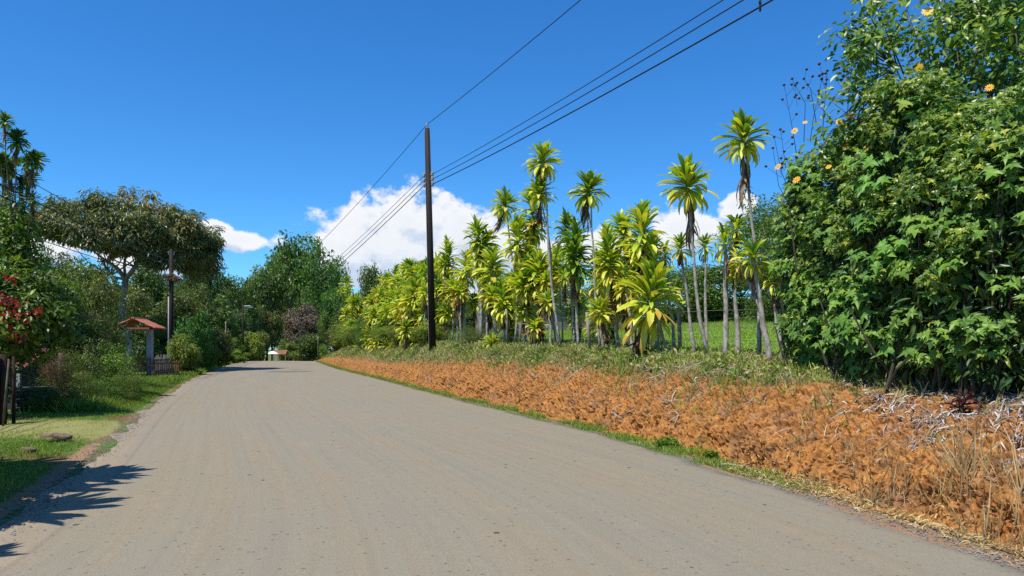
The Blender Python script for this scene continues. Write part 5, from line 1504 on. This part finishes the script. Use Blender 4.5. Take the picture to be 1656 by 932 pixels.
r5, l5, t5, y5 = pole('utility_pole', 'short dark pole left of the white parasol', 432, 122, 548, .18, DARKPOLE, True)
box_obj('junction_box', [((.05, -.2, t5.z - .4), (.5, .3, .6), 0)], DARKPOLE, r5)
r6, l6, t6, y6 = pole('marker_post', 'very thin pale post at the far end of the bank', 514, 104, 545, .035, CONCD, True)
box_obj('marker_head', [((0, 0, t6.z - .1), (.16, .10, .25), 0)], PVC, r6)


def cable(label, pts, sag, r=.011, grp=None):
    """pts: list of world points; sag per span"""
    ps = []
    for a, b, s in zip(pts[:-1], pts[1:], sag):
        c = curve_pts(a, b, s, 40); ps.append(c if not ps else c[1:])
    p = np.concatenate(ps); o0 = p[0].copy()
    o = tube_obj('overhead_cable', [(p - o0, r)], CABLE, None, 6, tuple(o0)); return tag(o, label, 'cable', grp)


P1 = np.array(l1 + t1); LT_ = np.array(l2 + t2)
def endp(px0, zs, x2, y2e, z2, sag, zpole): return None


def solve_end(pstart, px, y2, sag):
    """end point behind the viewer so that the span crosses the picture's upper edge at column px"""
    best = None
    for x2 in np.arange(8, 26, .1):
        for z2 in np.arange(6.5, 13, .1):
            c = curve_pts(pstart, (x2, y2, z2), sag, 120); c = c[c[:, 1] > 2]
            sx = CX + c[:, 0] / c[:, 1] * F; sy = HY - (c[:, 2] - EYE) / c[:, 1] * F
            k = np.argmax(sy < 0)
            if sy[k] < 0:
                e = abs(sx[k] - px) + abs(z2 - pstart[2] + .3) * 4 + abs(x2 - 15.5) * 6
                if best is None or e < best[0]: best = (e, x2, z2)
    return (best[1], y2, best[2])


zA = [(HY - (283 + 8 * k)) / F * y1 + EYE for k in range(3)]
SX = [(l1.x + t1.x * (z - l1.z) / t1.z, y1, z) for z in zA]
top = np.array((P1[0], P1[1], P1[2] + .2))
cable('highest single cable, from the top of the tall tarred pole', [solve_end(top, 945, -8, .45), top, LT_ + [0, 0, .1]], (.45, 1.3), .014)
labs = ('upper of the three cables strung below the pole top', 'middle of the three cables strung below the pole top', 'lowest, thickest of the three cables strung below the pole top')
E_ = []
for k, px in enumerate((1172, 1214, 1256)):
    e = solve_end(np.array(SX[k]), px, -8, .55); E_.append(e)
    cable(labs[k], [e, (SX[k][0] + .2, y1 - .13, SX[k][2]), (SX[k][0] - .22, y1 + .1, SX[k][2]), (LT_[0], LT_[1], LT_[2] - 2.6 - .5 * k)], (.55, 0, 1.2), (.012, .014, .019)[k])
# hanging clamp on the lowest cable
c = curve_pts(E_[2], (SX[2][0] + .2, y1 - .13, SX[2][2]), .55, 200); sx = CX + c[:, 0] / np.maximum(c[:, 1], .1) * F; k = np.argmin(abs(sx - 1230) + (c[:, 1] < 2) * 1e5); q = c[k]
o = tube_obj('cable_clamp', [(np.array([[0, 0, -.10], [0, 0, -.05], [0, 0, .35]]), [.015, .028, .028])], CABLE, None, 8, tuple(q)); tag(o, 'black clamp sleeve hanging on the lowest cable', 'clamp')
for k, (zo, ze, x2, lab) in enumerate([(-.3, 6.7, -9.6, 'upper dark cable sweeping down past the slender plants to the roadside pole'), (-.8, 6.2, -9.8, 'second dark cable sweeping past the slender plants'), (-1.1, 5.9, -9.9, 'third dark cable sweeping past the slender plants'), (-1.9, 5.0, -10.0, 'lowest dark cable sweeping past the slender plants')]):
    p3 = np.array(l3 + t3) + [0, 0, zo]; cable(lab, [(x2, 4, ze), p3, np.array([LT_[0], LT_[1], LT_[2] - .6 - .5 * k])], (.35, .9), (.012, .02, .02, .014)[k])

# ---------------------------------------------------------------- parasol and stall at the end of the road
y = 128.0; l = place(441, y); root = empty('parasol', l, 'white parasol standing where the road drops away', 'parasol')
zc = (HY - 573) / F * y + EYE - l[2]; n = 8
tv = [(0, 0, zc + .55)] + [(1.05 * math.cos(i * math.pi / 4) * q, 1.05 * math.sin(i * math.pi / 4) * q, zc + .55 - .5 * q ** 1.8) for q in (.5, 1.0) for i in range(8)]
f3 = [(0, 1 + i, 1 + (i + 1) % 8) for i in range(8)]; f4 = [(1 + i, 9 + i, 9 + (i + 1) % 8, 1 + (i + 1) % 8) for i in range(8)]
o = link('canopy', mesh('canopy', np.array(tv), [np.array(f3), np.array(f4)]), WHITE, root); m = o.modifiers.new('s', 'SOLIDIFY'); m.thickness = .02
tube_obj('pole', [(np.array([[0, 0, 0], [0, 0, zc + .5]]), .04)], METAL, root, 8)
l = place(455, 133); root = empty('roadside_stall', l, 'small stall with a faded red roof behind the white parasol', 'stall')
zc = (HY - 573) / F * 133 + EYE - l[2]
V = np.array([(-1.1, -1, zc), (1.1, -1, zc), (1.1, 1, zc), (-1.1, 1, zc), (-1.1, 0, zc + .75), (1.1, 0, zc + .75)])
o = link('roof', mesh('roof', V, [np.array([(0, 1, 5, 4), (2, 3, 4, 5)])]), WOODR, root); m = o.modifiers.new('s', 'SOLIDIFY'); m.thickness = .03
for a in (-1, 1):
    for b in (-1, 1): box_obj('post', [((a, b * .9, zc / 2), (.1, .1, zc), 0)], WOODG, root)
box_obj('counter', [((0, -.9, .9), (1.9, .4, .1), 0)], WOODR, root)
l = place(425, 136); root = empty('stall_awning', l, 'pale teal awning left of the white parasol', 'awning')
zc = (HY - 571) / F * 136 + EYE - l[2]
o = link('sheet', mesh('sheet', np.array([(-.9, -.6, zc), (.9, -.6, zc), (.9, .6, zc + .45), (-.9, .6, zc + .45)]), [np.array([(0, 1, 2, 3)])]), TEAL, root); m = o.modifiers.new('s', 'SOLIDIFY'); m.thickness = .03
for a in (-.85, .85): box_obj('post', [((a, -.5, zc / 2), (.07, .07, zc), 0)], WOODG, root)

# ---------------------------------------------------------------- plants beside the viewer whose crowns shade the near road edge
for i, (x, y, z, s, lab) in enumerate([(-6.9, 7.9, 3.6, 1.6, 'broad-headed dracaena beside the near verge casting its shadow on the road'), (-8.0, 8.7, 3.1, 1.5, 'second dracaena beside the near verge, a step farther from the road'),
                                       (-6.3, 6.1, 3.3, 1.6, 'dracaena nearest the viewer on the verge side'), (-7.3, 7.0, 4.1, 1.7, 'taller dracaena behind the nearest one on the verge side'), (-8.6, 7.5, 3.2, 1.5, 'short dracaena farthest from the road beside the near verge'), (-5.4, 4.7, 2.6, .9, 'small dracaena at the viewer side of the verge')]):
    dracaena(lab, (x, y, gz1(x, y)), [((x + .1, y, z), s, 'head'), ((x - .5, y + .3, z - .5), s * .9, 'low')], 'dracaenas beside the near verge', 700 + i)
